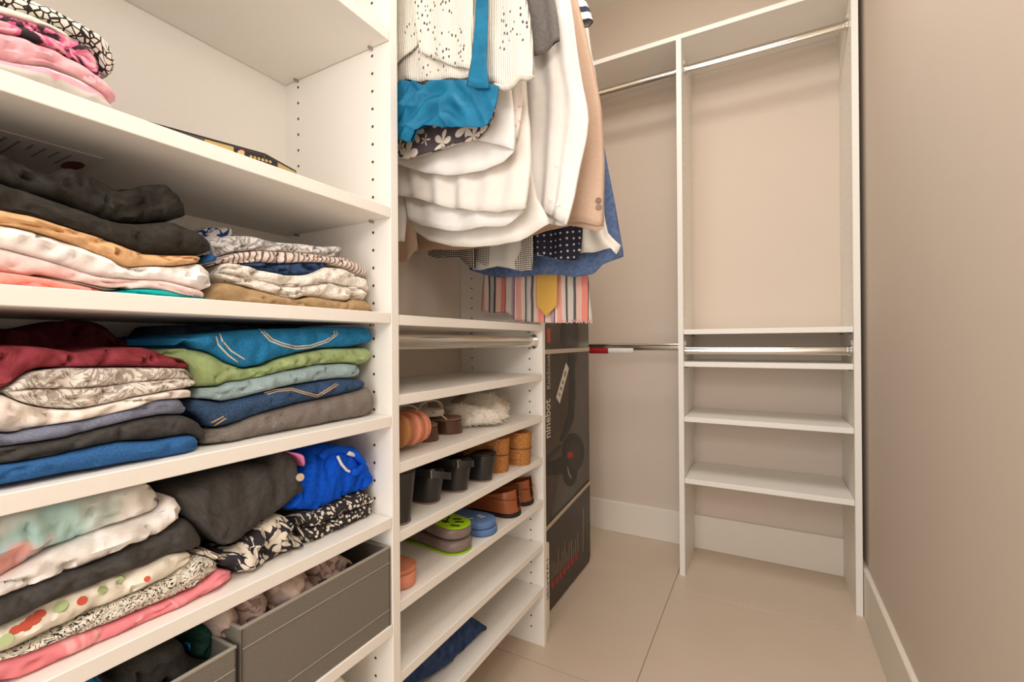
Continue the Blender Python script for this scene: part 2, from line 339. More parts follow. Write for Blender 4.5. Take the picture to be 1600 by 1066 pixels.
# ================================================================ folded clothes
from mathutils.bvhtree import BVHTree
def snap(o):
    w = wloc(o); return BVHTree.FromPolygons([x.co+w for x in o.data.vertices], [p.vertices[:] for p in o.data.polygons])
def interp(pts, y):
    if y <= pts[0][0]: return pts[0][1]
    for (a, p), (b, q) in zip(pts, pts[1:]):
        if y <= b:
            k = (y-a)/(b-a); return p+(q-p)*k
    return pts[-1][1]
def mono(px, xf):
    out = []
    for u, v in px:
        p = hx(u, v, xf); y = p.y
        if out and y <= out[-1][0]+.0008: y = out[-1][0]+.0008
        out.append((y, p.z))
    return out
def Q(ox, oy, s): return lambda *p: [(ox+p[i]/s, oy+p[i+1]/s) for i in range(0, len(p), 2)]
RECS = []   # tops of the garments laid so far: the next one up rests on them
def folded(name, label, mat, top, bot, xf=-.6, D=.23, layers=1, wr=.0016, zf=0, zc=9, ext=False, group=None, topw=0, slope=0, seed=None, cat='clothing', round_x=.02, parent=None, ny=None):
    tp, bp = mono(top, xf), mono(bot, xf); sd = Vector((random.random()*50, random.random()*50, 0)) if seed is None else Vector((seed, 0, 0))
    y0, y1 = min(tp[0][0], bp[0][0]), max(tp[-1][0], bp[-1][0])
    if zf > .2 and y0 < Y1: y1 = min(y1, Y1-.002)
    if ext: y0 = -.14
    N = ny or max(14, int((y1-y0)/.0038)); xb = max(xf-D, XB+.012); rings = []; uvs = []; K = 9; wr = wr*1.35+.0006
    tops = []
    offs = [random.uniform(-.004, 0) for _ in range(layers)]
    for i in range(N+1):
        f = i/N; y = y0+(y1-y0)*f
        zs = [interp(tp, y+d) for d in (-.004, 0, .004)]; zt = min(sum(zs)/3, zc)
        zs = [interp(bp, y+d) for d in (-.004, 0, .004)]; zb = max(sum(zs)/3, zf+.0004)
        for (rf, ra, rb, rxb, rxf, rt) in RECS:
            if rf == zf and ra < y < rb and rxb < xf:
                hgt = interp(rt, y)+.0009
                if zb < hgt < zb+.011: zb = hgt
        zt = max(zt-.0003, zb+.002); t = zt-zb
        e0, e1 = (y-y0), (y1-y); R = max(.003, min(.014, t*.5)); e = min(e1, 9 if ext else e0)
        k = math.sqrt(max(0, 1-(1-min(1, e/R))**2))*.94+.06
        zm = zb+t*.42; zt2, zb2 = zm+(zt-zm)*k, zm+(zb-zm)*k; t2 = zt2-zb2; tops.append((y, zt2))
        rx = 0
        if e1 < .03: rx = round_x*(1-math.sqrt(max(0, 1-(1-e1/.03)**2)))
        if not ext and e0 < .03: rx = max(rx, round_x*(1-math.sqrt(max(0, 1-(1-e0/.03)**2))))
        xq = xf-rx; ring = []
        ring.append((xb, y, zb2)); ring.append(((xb+xq)/2, y, zb2))
        for L in range(layers):
            za, zz = zb2+t2*L/layers, zb2+t2*(L+1)/layers; r = min((zz-za)/2*1.25, .02)
            for j in range(K):
                a = -math.pi/2+math.pi*(j+.0)/(K-1)
                if layers > 1 and L > 0 and j == 0: continue
                cx = (abs(math.cos(a))**.75)
                env = 1-(2*((za+zz)/2-zb2)/t2-1)**2*.12 if layers > 1 else 1
                x = xq+offs[L]-r+r*cx-(1-env)*.02
                z = (za+zz)/2+(zz-za)/2*math.sin(a)
                nz = noise.noise(Vector((y*34, z*55, L*3.1))+sd)+.5*noise.noise(Vector((y*95, z*120, L*3.1))+sd)-1.1*max(0, 1-abs(noise.noise(Vector((y*17+z*30, z*48-y*12, L*2.3))+sd))*7)**2
                ring.append((x+nz*wr*1.7*cx, y, z))
        nt = 6
        for j in range(1, nt+1):
            x = xq-.012+(xb-xq+.012)*j/nt
            nz = noise.noise(Vector((y*26, x*26, 7))+sd)*topw
            ring.append((x, y, min(zt2+slope*(xq-x)+nz*min(1, j/2)*k, zc)))
        ring.append((xb, y, (zt2+zb2)/2))
        s = 0; uv = []
        for j, p in enumerate(ring):
            if j: s += (Vector(p)-Vector(ring[j-1])).length
            uv.append((y, s))
        rings.append([Vector(p) for p in ring]); uvs += uv
    m = MB().loft(rings, True, True, uvs)
    o = m.build(name, mat, parent, True, 60)
    RECS.append((zf, y0, y1, xb, xf, tops))
    if parent is None: tag(o, label, cat, group)
    return o
def stitch(parent, pts, xf, mat='stitch', r=.0011, lift=.0, name='stitching'):
    bv = snap(parent); out = []
    for a, b in zip(pts, pts[1:]):
        n = max(2, int(math.hypot(a[0]-b[0], a[1]-b[1])/5))
        for k in range(n):
            u, v = a[0]+(b[0]-a[0])*k/n, a[1]+(b[1]-a[1])*k/n; h = bv.ray_cast(CO, ray(u, v).normalized())
            if h[0] is not None: out.append(h[0]+(CO-h[0]).normalized()*(lift+.0004))
    if len(out) > 2: return MB().tube(out, r, 6).build(name, mat, parent, True)
ZS = [z+T for z in SZ]
q = Q(0, 0, 5.92); z = ZS[1]; g = 'folded clothes on the shelf with the flat book box'
folded('folded_tshirt', 'grey and pink striped top at the bottom of the pink stack', 'pink_stripe', q(0,525, 300,575, 480,590, 750,690, 1000,850, 1070,930, 1140,1030), q(0,640, 1160,1060), -.592, zf=z, ext=True, group=g)
folded('folded_sweater', 'dusty pink ribbed sweater in the upper left stack', 'pink_rib', q(0,250, 200,300, 300,335, 500,415, 640,500, 800,570, 960,690, 1100,800, 1145,870), q(0,525, 300,575, 480,590, 750,690, 1000,850, 1070,920, 1130,900), -.594, zf=z, ext=True, group=g, wr=.003)
folded('folded_blouse', 'black blouse with large pink flowers in the upper left stack', 'pink_floral', q(0,90, 150,140, 300,190, 450,230, 600,300, 790,400, 960,490, 1000,600, 1008,680), q(0,250, 200,300, 300,335, 500,415, 640,500, 800,570, 960,690, 1008,700), -.598, zf=z, ext=True, group=g, D=.2, layers=2)
folded('folded_scarf', 'cream folded cloth above the pink flowered blouse', 'cream', q(0,20, 120,60, 250,100, 420,170, 600,250, 790,370), q(0,90, 150,140, 300,190, 450,230, 600,300, 790,395), -.604, zf=z, ext=True, group=g, D=.1)
folded('folded_dress', 'white dress with black net pattern topping the upper left stack', 'net_print', q(0,-140, 200,-80, 400,10, 560,105, 780,205, 980,300, 1110,390, 1135,470), q(0,20, 250,100, 420,165, 600,245, 790,365, 960,480, 1010,600, 1030,730, 1135,640), -.622, zf=z, ext=True, group=g, D=.2)
q = Q(0, 190, 3.675); z = ZS[2]; g = 'folded clothes on the eye-level shelf'
folded('folded_tshirt', 'coral pink garment lowest at the far left, beside the teal one', 'coral', q(0,855, 250,892, 450,935, 640,975), q(0,935, 640,982), -.588, zf=z, ext=True, group=g)
folded('folded_tshirt', 'teal garment lying flat at the bottom beside the khaki trousers', 'teal_jersey', q(640,977, 750,962, 850,960, 950,968, 1050,997, 1150,1016, 1240,1033), q(640,982, 1240,1038), -.588, zf=z, group=g)
folded('folded_shirt', 'thin taupe grey garment squeezed between coral and pale pink', 'grey_taupe', q(200,882, 450,922, 600,955, 740,962), q(200,892, 450,937, 640,974, 740,966), -.596, zf=z, group=g)
folded('folded_shirt', 'pale pink garment under the white one at eye level', 'pale_pink', q(0,715, 200,770, 400,830, 560,890, 750,905, 950,910, 1100,950, 1190,970, 1215,985), q(0,855, 250,888, 450,922, 640,960, 740,960, 850,958, 950,966, 1050,996, 1150,1015, 1215,1010), -.59, zf=z, ext=True, group=g, wr=.002)
folded('folded_shirt', 'white garment between camel and pale pink ones', 'white_cotton', q(0,580, 150,610, 280,645, 450,700, 600,765, 750,840, 850,825, 1000,830, 1120,815, 1195,802, 1250,855, 1265,890), q(0,715, 200,770, 400,830, 560,890, 750,905, 950,910, 1100,950, 1190,970, 1265,950), -.59, zf=z, ext=True, group=g, wr=.004)
folded('folded_trousers', 'camel tan garment under the black ones', 'camel', q(0,500, 200,540, 400,600, 600,660, 780,735, 830,757, 1000,766, 1170,767, 1195,780), q(0,580, 150,610, 280,645, 450,700, 600,765, 750,838, 850,824, 1000,828, 1120,814, 1195,798), -.592, zf=z, ext=True, group=g, wr=.003)
folded('folded_trousers', 'smooth black garment right under the crumpled black one', 'black_knit', q(0,330, 200,400, 430,480, 560,530, 680,575, 850,575, 1020,560, 1130,610, 1210,650, 1260,715), q(0,500, 200,540, 400,600, 600,660, 780,733, 830,755, 1000,763, 1190,762, 1258,728), -.594, zf=z, ext=True, group=g, wr=.002)
folded('folded_sweater', 'crumpled black garment with a raised fold topping its stack', 'black_cotton', q(0,160, 60,190, 200,260, 330,300, 350,270, 380,240, 480,255, 600,320, 690,385, 760,380, 880,345, 980,340, 1040,385, 1105,520), q(0,330, 200,400, 430,480, 560,530, 680,575, 850,575, 1020,560, 1100,535), -.6, zf=z, ext=True, group=g, wr=.004, topw=.01, D=.2)
q = Q(300, 330, 5)
folded('folded_trousers', 'khaki brown trousers lowest beside the drilled panel', 'khaki', q(140,680, 215,600, 225,548, 300,555, 500,600, 700,660, 850,690, 960,665, 1130,695, 1250,710, 1290,682, 1390,700, 1410,750, 1475,795), q(140,690, 300,705, 700,745, 1100,780, 1475,806), -.602, zf=z, group=g, wr=.002)
folded('folded_sweater', 'white crocheted sweater on top of the khaki trousers', 'crochet', q(230,480, 240,420, 300,395, 400,410, 600,468, 740,497, 900,497, 1010,472, 1080,430, 1200,438, 1300,492, 1390,520, 1415,580), q(230,500, 300,550, 450,580, 560,620, 720,660, 830,688, 920,657, 1030,670, 1130,690, 1250,708, 1280,682, 1400,698, 1420,660), -.606, zf=z, group=g, wr=.005, layers=2)
folded('folded_shirt', 'small navy garment tucked above the white crochet', 'navy_cotton', q(380,405, 560,402, 760,408, 900,398, 1110,402), q(380,410, 500,440, 640,468, 740,492, 900,494, 1010,470, 1060,435, 1110,410), -.616, zf=z, group=g, wr=.006)
folded('folded_scarf', 'beige scarf with dark zigzag pattern over the navy garment', 'zigzag', q(150,425, 300,350, 370,320, 560,302, 880,320, 1100,350, 1230,360, 1330,410, 1410,470), q(150,430, 260,395, 380,403, 560,398, 760,403, 900,393, 1080,398, 1200,433, 1300,478, 1390,505, 1415,480), -.614, zf=z, group=g, wr=.003)
folded('folded_blouse', 'white and grey lace print blouse on top by the drilled panel', 'lace_grey', q(195,200, 300,185, 400,180, 500,185, 590,220, 720,240, 900,250, 1020,270, 1100,270, 1200,262, 1225,300), q(195,300, 240,372, 330,338, 400,310, 560,298, 800,312, 900,322, 1100,347, 1230,356), -.632, zf=z, group=g, wr=.005, D=.2)
folded('folded_blouse', 'blue and white printed cloth behind the black stack', 'blue_print', q(90,130, 150,110, 250,112, 345,118, 385,160), q(90,290, 180,290, 260,290, 385,290), -.70, zf=z, group=g, wr=.005, D=.12)
folded('folded_belt', 'dark blue cuff peeking out beside the camel garment', 'jean_blue', q(135,350, 200,310, 240,372), q(140,403, 200,390, 242,380), -.603, zf=z, group=g, D=.06)
q = Q(0, 490, 3.806); z = ZS[3]; zc = SZ[2]-.003; g = 'folded clothes on the jeans shelf'
folded('folded_trousers', 'plain blue garment lowest at the left of the jeans shelf', 'jean_blue', q(0,912, 200,882, 400,845, 560,800, 750,768, 950,765, 1080,735, 1180,725, 1215,755, 1228,790), q(0,1030, 400,955, 800,890, 1150,835, 1228,800), -.59, zf=z, ext=True, group=g, wr=.0012)
folded('folded_trousers', 'dark charcoal garment on top of the plain blue one', 'charcoal', q(0,805, 200,778, 400,748, 600,690, 800,640, 1000,605, 1130,610, 1230,660, 1270,720), q(0,910, 200,880, 400,843, 560,797, 750,765, 950,762, 1120,724, 1200,735, 1240,765, 1275,740), -.592, zf=z, ext=True, group=g, wr=.002)
folded('folded_jeans', 'slate grey denim between charcoal and white', 'jean_slate', q(0,715, 100,732, 170,700, 400,658, 600,622, 800,572, 950,517, 1120,507, 1130,545, 1155,575), q(0,803, 200,776, 400,746, 600,688, 800,640, 1000,603, 1140,606, 1155,582), -.594, zf=z, ext=True, group=g, wr=.0012)
folded('folded_trousers', 'warm white garment below the grey flowered one', 'white_warm', q(0,480, 60,480, 130,530, 250,560, 400,577, 520,572, 650,547, 800,507, 960,472, 1080,450, 1180,455, 1190,480), q(0,712, 60,720, 110,730, 160,700, 250,690, 400,656, 600,620, 800,570, 950,515, 1120,505, 1188,500), -.594, zf=z, ext=True, group=g, wr=.004)
folded('folded_blouse', 'white garment with grey rose print under the red one', 'grey_roses', q(60,460, 120,400, 210,345, 420,322, 700,322, 950,322, 1140,328, 1165,360, 1205,400), q(60,480, 120,520, 250,558, 400,575, 520,570, 650,545, 800,503, 1000,468, 1180,432, 1205,405), -.596, zf=z, layers=2, group=g, wr=.003)
folded('folded_sweater', 'red knit sweater draped over the grey flowered one', 'red_knit', q(0,190, 180,190, 300,200, 500,235, 600,215, 750,200, 900,200, 1020,250, 1150,285, 1180,320), q(0,465, 80,440, 150,370, 250,322, 420,318, 600,317, 900,319, 1100,326, 1180,326), -.598, zf=z, ext=True, group=g, wr=.004, topw=.003, D=.14)
folded('folded_sweater', 'dark burgundy garment behind the red sweater', 'burgundy_dark', q(0,100, 200,85, 320,60, 400,40, 520,35, 620,50, 670,85, 690,130, 800,170, 900,200), q(0,330, 300,330, 500,330, 700,330, 900,330), -.748, zf=z, zc=zc, ext=True, group=g, wr=.005, topw=.004, D=.1)
q = Q(260, 490, 4.444)
folded('folded_jeans', 'grey jeans lowest on the right with a pointed pocket seam', 'jean_grey', q(290,880, 330,810, 450,795, 600,735, 700,695, 900,640, 1130,592, 1300,550, 1440,507, 1490,560), q(285,920, 500,890, 900,820, 1200,770, 1400,720, 1470,690, 1490,600), -.604, zf=z, group=g, wr=.0015)
def jeans_with_stitch(*a, lines=(), smat='stitch', **k):
    o = folded(*a, **k)
    for pts in lines: stitch(o, pts, k.get('xf', -.604), smat)
    return o
jeans_with_stitch('folded_jeans', 'dark indigo jeans with a tan stitched pocket, above the grey pair', 'jean_dark', q(190,640, 220,600, 330,605, 430,620, 560,590, 700,550, 900,502, 1100,470, 1240,452, 1400,465, 1425,495), q(190,680, 260,720, 330,800, 440,792, 600,732, 700,692, 900,637, 1130,590, 1300,547, 1425,510), xf=-.604, zf=z, group=g, wr=.0015, lines=[q(680,552, 750,532, 870,520, 950,543, 1050,568, 1120,525, 1200,472), q(700,562, 770,542, 870,532, 950,556, 1050,580, 1130,535, 1215,478), q(310,760, 420,705), q(330,780, 435,715)], smat='stitch_tan')
folded('folded_jeans', 'light washed blue jeans between green and dark indigo', 'jean_light', q(230,570, 260,522, 420,512, 450,482, 560,470, 850,404, 1100,357, 1280,347, 1390,362), q(230,600, 300,592, 420,612, 540,592, 680,556, 900,502, 1100,468, 1250,450, 1388,440), -.606, zf=z, group=g, wr=.0025)
folded('folded_trousers', 'light green trousers under the bright blue jeans', 'green_twill', q(40,260, 150,240, 260,252, 330,262, 450,347, 560,387, 700,367, 800,317, 950,277, 1150,242, 1440,237, 1465,290), q(40,330, 200,420, 230,515, 400,510, 560,467, 700,437, 850,402, 1100,354, 1280,343, 1400,358, 1465,312), -.608, zf=z, group=g, wr=.003)
jeans_with_stitch('folded_jeans', 'bright blue jeans with pale stitched pocket on top of the right stack', 'jean_bright', q(130,190, 310,140, 450,130, 640,108, 800,103, 1000,98, 1150,88, 1430,97, 1450,130, 1500,140), q(130,240, 320,252, 450,342, 560,383, 680,362, 800,312, 950,272, 1100,242, 1300,232, 1460,197, 1500,155), xf=-.606, zf=z, zc=zc, group=g, wr=.002, lines=[q(645,110, 720,190, 800,222, 900,247, 1000,237, 1120,197, 1190,145, 1165,100), q(660,108, 735,178, 810,208, 900,230, 1000,222, 1105,187, 1170,145, 1150,102), q(372,142, 388,190, 450,260, 565,332), q(345,160, 360,215, 430,290, 520,355)])
folded('folded_jeans', 'near-black denim pressed under the shelf behind the bright jeans', 'jean_black', q(60,130, 130,75, 400,70, 700,85, 1000,90), q(60,250, 200,240, 330,200, 600,200, 1000,200), -.70, zf=z, zc=zc, group=g, wr=.004, D=.14)
q = Q(0, 740, 3.27); z = ZS[4]; zc = SZ[3]-.003; g = 'folded clothes on the shelf above the grey bins'
folded('folded_towel', 'pink marbled garment lowest on the shelf above the bins', 'pink_marble', q(0,975, 210,912, 400,842, 600,772, 800,692, 1000,612, 1100,545, 1150,507, 1230,512), q(0,1080, 200,1060, 400,960, 700,810, 1000,670, 1230,540), -.594, zf=z, ext=True, group=g)
folded('folded_blouse', 'cream garment with fine black squiggles above the pink one', 'ink_squiggle', q(0,965, 150,905, 300,824, 500,724, 700,634, 850,564, 1000,472, 1040,432, 1100,442, 1155,472, 1160,490), q(0,973, 210,910, 400,840, 600,770, 800,690, 1000,610, 1100,543, 1160,495), -.596, zf=z, ext=True, group=g)
dots = folded('folded_shirt', 'cream garment with scattered red and green dots', 'cream', q(0,810, 100,770, 200,710, 400,620, 600,540, 800,470, 900,422, 1010,410, 1025,450), q(0,962, 150,903, 300,822, 500,722, 700,632, 850,562, 960,500, 1025,467), -.598, zf=z, ext=True, group=g, wr=.003)
_bv = snap(dots)
for u, v, r, m_ in ((128.5,939,.0042,'dot_red'), (95,948,.0058,'dot_green'), (160,922,.0045,'dot_green'), (187,906,.004,'dot_green'), (52,969,.0058,'dot_red'), (40,978,.005,'dot_red'), (25,985,.0045,'dot_red'), (62,960,.0045,'dot_red'), (230,905,.003,'dot_red'), (10,1000,.005,'dot_green')):
    h_ = _bv.ray_cast(CO, ray(u, v).normalized())
    if h_[0] is not None:
        n_ = h_[1] if h_[1].dot(CO-h_[0]) > 0 else -h_[1]; MB().tube([h_[0]-n_*.002, h_[0]+n_*.0007], r, 14).build('printed_dot', m_, dots)
folded('folded_trousers', 'long charcoal garment between the white and the dotted one', 'charcoal_light', q(0,645, 150,593, 320,528, 500,482, 700,382, 850,307, 910,277, 980,232, 1050,300, 1065,360), q(0,806, 150,733, 300,662, 500,592, 700,512, 850,452, 1000,407, 1065,387), -.598, zf=z, ext=True, group=g)
folded('folded_shirt', 'rumpled white garment under the teal flowered one', 'white_cotton', q(0,570, 150,490, 290,405, 430,352, 540,298, 700,250, 840,210, 870,160, 920,105, 945,140, 950,190, 962,215), q(0,642, 150,590, 320,526, 500,480, 700,380, 850,305, 910,276, 962,222), -.6, zf=z, ext=True, group=g, wr=.005)
folded('folded_blouse', 'white garment with mint and red flower print in the lower stack', 'teal_floral', q(0,265, 100,230, 250,190, 400,150, 600,110, 800,55, 815,75, 850,90, 855,150, 862,175), q(0,567, 150,488, 290,403, 430,350, 540,296, 700,248, 862,192), -.604, zf=z, zc=zc, ext=True, group=g, wr=.004)
folded('folded_scarf', 'grey green printed cloth at the left under the shelf', 'green_print', q(0,205, 100,185, 220,165, 300,150), q(0,300, 100,270, 220,250, 300,240), -.66, zf=z, zc=zc, ext=True, group=g, D=.1)
q = Q(240, 680, 4.2105)
folded('folded_skirt', 'crumpled black skirt with cream leaf print under the charcoal fold', 'leaf_print', q(310,790, 380,762, 470,802, 520,790, 600,742, 690,662, 780,582, 880,532, 950,570, 970,680, 1020,790), q(320,822, 480,872, 580,922, 700,902, 830,872, 920,832, 1020,822), -.604, zf=z, group=g, wr=.007, topw=.006)
folded('folded_dress', 'black dress with white pebble print beside the drilled panel', 'pebble_print', q(975,530, 1000,512, 1110,522, 1200,472, 1300,422, 1420,377, 1475,392, 1490,430), q(975,620, 1000,700, 1050,740, 1150,722, 1260,692, 1400,602, 1480,552, 1490,480), -.606, zf=z, group=g, wr=.003, layers=2)
cb = folded('folded_jacket', 'large charcoal folded jacket bulging in the middle of its shelf', 'charcoal_light', q(205,420, 220,370, 330,350, 500,270, 700,215, 850,205, 880,130, 950,122, 985,200, 990,290, 1040,360), q(205,480, 240,540, 350,640, 440,700, 520,758, 600,718, 690,638, 800,560, 900,482, 1040,368), -.597, zf=z, zc=zc, group=g, wr=.0022, topw=.004, D=.2)
folded('folded_trousers', 'black garment pushed in behind the charcoal jacket', 'black_cotton', q(40,310, 200,270, 500,200, 700,160, 870,112, 940,100), q(60,520, 300,420, 600,320, 940,240), -.72, zf=z, zc=zc, group=g, wr=.004, D=.13)
MB().tube([hx(469, 746, -.588), hx(469, 746, -.583)], .0055, 14).build('button', 'stitch_tan', cb, True, 40)
rb = folded('folded_shirt', 'royal blue sports shirt with white piping on its collar', 'royal', q(915,490, 990,300, 1030,200, 1080,110, 1150,85, 1260,72, 1350,100, 1420,180, 1475,250, 1482,310), q(920,500, 1000,502, 1110,512, 1200,462, 1280,420, 1380,378, 1460,345), -.612, zf=z, zc=zc, group=g, wr=.004, topw=.003, D=.2)
stitch(rb, q(1112,142, 1130,104, 1200,84, 1290,86, 1360,112), -.6, 'white_cotton', .0022, .004, 'piping')
stitch(rb, q(1210,138, 1235,190, 1270,232, 1315,250), -.6, 'white_cotton', .0022, .006, 'piping')
stitch(rb, q(1100,150, 1130,116, 1200,96, 1290,98, 1350,122, 1385,165, 1375,210, 1330,244, 1280,240), -.603, 'royal', .0065, .006, 'collar')
stitch(rb, q(1275,116, 1310,128, 1350,140), -.603, 'white_cotton', .004, .008, 'size_tag')
folded('ribbon', 'pink satin ribbon between charcoal jacket and royal blue shirt', 'pink_satin', q(950,120, 1000,125, 1035,170, 1030,205), q(950,128, 990,150, 1010,185, 1028,235), -.596, D=.03, group=None, cat='ribbon', zf=z)
# ================================================================ hanging clothes
from mathutils.bvhtree import BVHTree
def chain(pts):
    L = [0]
    for a, b in zip(pts, pts[1:]): L.append(L[-1]+math.hypot(a[0]-b[0], a[1]-b[1]))
    def f(t):
        d = t*L[-1]
        for i in range(len(pts)-1):
            if d <= L[i+1] or i == len(pts)-2:
                k = (d-L[i])/max(1e-9, L[i+1]-L[i]); return (pts[i][0]+(pts[i+1][0]-pts[i][0])*k, pts[i][1]+(pts[i+1][1]-pts[i][1])*k)
    return f
ROD = -.60
def hang(name, label, mat, y, hem, left, right, hem_b=None, top=None, th=.009, folds=(7, .004), wn=.004, cat='clothing', group='clothes hanging from the high rod', parent=None, ns=54, nt=46, hook=True, diag=0):
    W = lambda l: [(max(p.x, XB+.02), p.z) for p in (hy(u, v, y) for u, v in l)]
    H, Lp, Rp = W(hem), W(left), W(right)
    if top is None:
        a, b = Lp[0], Rp[0]; xs0, xs1 = min(a[0], ROD-.17), max(min(b[0]-.03, ROD+.2), ROD+.10)
        Lp = [(xs0, 1.80)]+Lp; Rp = [(xs1, 1.80)]+Rp
        tp = [(xs0, 1.80), (ROD-.06, 1.885), (ROD, 1.865), (ROD+.06, 1.885), (xs1, 1.80)]
    else:
        tp = W(top); Lp = [tp[0]]+Lp; Rp = [tp[-1]]+Rp
    Lp = Lp+[H[0]] if (Vector(Lp[-1])-Vector(H[0])).length > 1e-4 else Lp
    Rp = Rp+[H[-1]] if (Vector(Rp[-1])-Vector(H[-1])).length > 1e-4 else Rp
    HB = W(hem_b) if hem_b else [(p[0], p[1]+.004) for p in H]
    HB[0], HB[-1] = H[0], H[-1]
    fT, fH, fB, fL, fR = chain(tp), chain(H), chain(HB), chain(Lp), chain(Rp)
    sd = Vector((random.random()*40, 0, random.random()*40)); ph = random.random()*6
    def P(s, t, f, sg):
        a, b, c, d = fT(s), f(s), fL(t), fR(t); q = []
        for i in range(2): q.append((1-t)*a[i]+t*b[i]+(1-s)*c[i]+s*d[i]-((1-s)*(1-t)*tp[0][i]+s*(1-t)*tp[-1][i]+(1-s)*t*H[0][i]+s*t*H[-1][i]))
        e = math.sin(math.pi*min(max(s, 0), 1))**.5 if 0 < s < 1 else 0
        fo = folds[1]*(t**.8)*math.sin(2*math.pi*folds[0]*s+ph+.9*math.sin(2.3*t+s*4))
        nz = noise.noise(Vector((q[0]*14+q[1]*diag, q[1]*(7+diag), y*9))+sd)+.5*noise.noise(Vector((q[0]*38, q[1]*(16+diag*2), y*9))+sd)-(1.+diag*.12)*max(0, 1-abs(noise.noise(Vector((q[0]*(9+diag)+q[1]*(3+diag), q[1]*(5+diag)-q[0]*diag*.6, y*5))+sd))*(5.5-diag*.15))**2
        if diag:
            d_ = q[1]+5.5*(q[0]+.50)**2+.012*noise.noise(Vector((q[0]*9, q[1]*9, 2))); nz = .9*math.sin(d_*2*math.pi/.034)*min(1, abs(q[0]+.42)*9+.25)+.5*math.sin((d_*.6+q[0]*.5)*2*math.pi/.03)+nz*.35
        F = (.007*noise.noise(Vector((q[0]*13, q[1]*2.5, 1)))+.004*noise.noise(Vector((q[0]*31, q[1]*5, 4))))*min(1, max(0, (1.75-q[1])/.5))
        yy = y+sg*th*e*(.45+.55*t)+F+(fo*.7+nz*wn*(.6 if diag == 0 else .85))*(.15+.85*e)
        if q[0] < XF+.02: yy = max(yy, Y1+T+.003)
        yy = min(yy, Y2-T-.004)
        return Vector((q[0], yy, q[1]))
    m = MB()
    rows, uvs = [], []
    for j in range(nt+1):
        t = j/nt; r = [P(i/ns, t, fH, -1) for i in range(ns+1)]+[P(i/ns, t, fB, 1) for i in range(ns-1, 0, -1)]
        rows.append(r); uvs += [(p.x+(.37 if k > ns else 0), p.z) for k, p in enumerate(r)]
    m.loft(rows, False, True, uvs)
    o = m.build(name, mat, parent, True, mods=[('SOLIDIFY', dict(thickness=.0012, offset=0))])
    if parent is None:
        tag(o, label, cat, group)
        if hook:
            c = Vector((ROD, y, 0)); pts = [c+Vector((0, 0, 1.86)), c+Vector((0, 0, 1.955))]+[c+Vector((.02*math.cos(a), 0, 1.985+.02*math.sin(a))) for a in [math.radians(d) for d in range(-70, 200, 30)]]
            h = MB().tube(pts, .0016, 6).tube([c+Vector((-.16, 0, 1.80)), c+Vector((0, 0, 1.865)), c+Vector((.16, 0, 1.80))], .003, 6).build('hanger', 'steel', o, True)
    return o
def surf(o, u, v, off=.0006):
    o.data.update(); w = wloc(o); bv = BVHTree.FromPolygons([x.co+w for x in o.data.vertices], [p.vertices[:] for p in o.data.polygons])
    h = bv.ray_cast(CO, ray(u, v).normalized())
    if h[0] is None: return None
    n = h[1] if h[1].dot(CO-h[0]) > 0 else -h[1]; return h[0]+n*off, n
def sewn_button(o, u, v, mat, r=.0055, name='button', off=.0012):
    h = surf(o, u, v, off)
    if h: MB().tube([h[0]-h[1]*.001, h[0]+h[1]*.0016], [r, r*.92], 14).build(name, mat, o, True, 40)
t = NT('open_knit', .95, .1); v = t.vec()
_h = t.voro(t.vec(True, (1, .55, 1)), 165, 'F1', .7); _m = t.noise(t.vec(True, (1, .45, 1)), 13, 1)
_w = t.node('TexWave', Scale=75., Distortion=1.2, Detail=1.); t.link(v, _w.inputs['Vector'])
t.bump(t.math('ADD', _w.outputs['Fac'], t.math('MULTIPLY', _h.outputs['Distance'], .8)), .55, .004)
_x = t.node('SeparateXYZ'); t.link(v, _x.inputs[0])
_k = t.math('MULTIPLY', t.math('LESS_THAN', _h.outputs['Distance'], .27), t.math('MULTIPLY', t.math('GREATER_THAN', _m.outputs[0], .43), t.math('GREATER_THAN', _x.outputs[1], 1.385)))
MAT['open_knit'] = t.out(t.mix(_k, '#f0e9dc', '#554a3c'))
fabric('teal_satin', '#0c658a', '#16779e', 30, wr=.8, wscale=10, rough=.6, spec=.3, wdist=.012)
fabric('ivory_cotton', '#e6e0d7', '#eae4db', 60, wr=.5, wscale=9, wdist=.01)
fabric('white_shirt', '#ebe7e2', '#efebe6', 60, wr=.5, wscale=9, wdist=.01)
fabric('blazer_tan', '#c6a892', '#cfb29c', 200, wr=.2)
fabric('grey_jersey', '#6f6a67', '#7c7773', 160)
fabric('denim_soft', '#53678e', '#6a7ea4', 90, wr=.4)
pattern('dark_lily', flowers('#4c4447', '#ddcfc3', 23, '#d9a35a', .58, 5))
pattern('pink_sprig', blotch('#ece4dd', '#e79aa8', 45, .58, '#5a4f4c', 2))
pattern('micro_dots', pebbles('#3a3633', '#ded6cb', 190, .30, 0))
pattern('grey_check', lambda t, v: t.mix(t.ramp(t.noise(v, 9, 1).outputs[0], [(.47, '#ffffff'), (.49, '#000000')]), '#d8d5cf', t.ramp(t.voro(v, 190, 'F1', 0).outputs['Distance'], [(.33, '#45403d'), (.38, '#ddd7ce')])))
pattern('polka', pebbles('#2f3040', '#d9d4d2', 66, .15, .15), wr=.5)
pattern('tie_gold', lambda t, v: t.ramp(t.voro(v, 260, 'F1', 0).outputs['Distance'], [(.2, '#d3a24c'), (.5, '#e3b862')]), wr=.1)
pattern('scarf_stripe', stripes([(0, '#e9a79c'), (.10, '#e9d8cc'), (.2, '#5b5b5c'), (.25, '#cfc6bd'), (.36, '#5f5f60'), (.42, '#e8c3b6'), (.55, '#ec8f80'), (.68, '#4d4a4b'), (.70, '#dccfc6'), (.84, '#caa3bd'), (.93, '#55504f'), (.955, '#ead6ca')], 0, .125, .004), wr=.3)
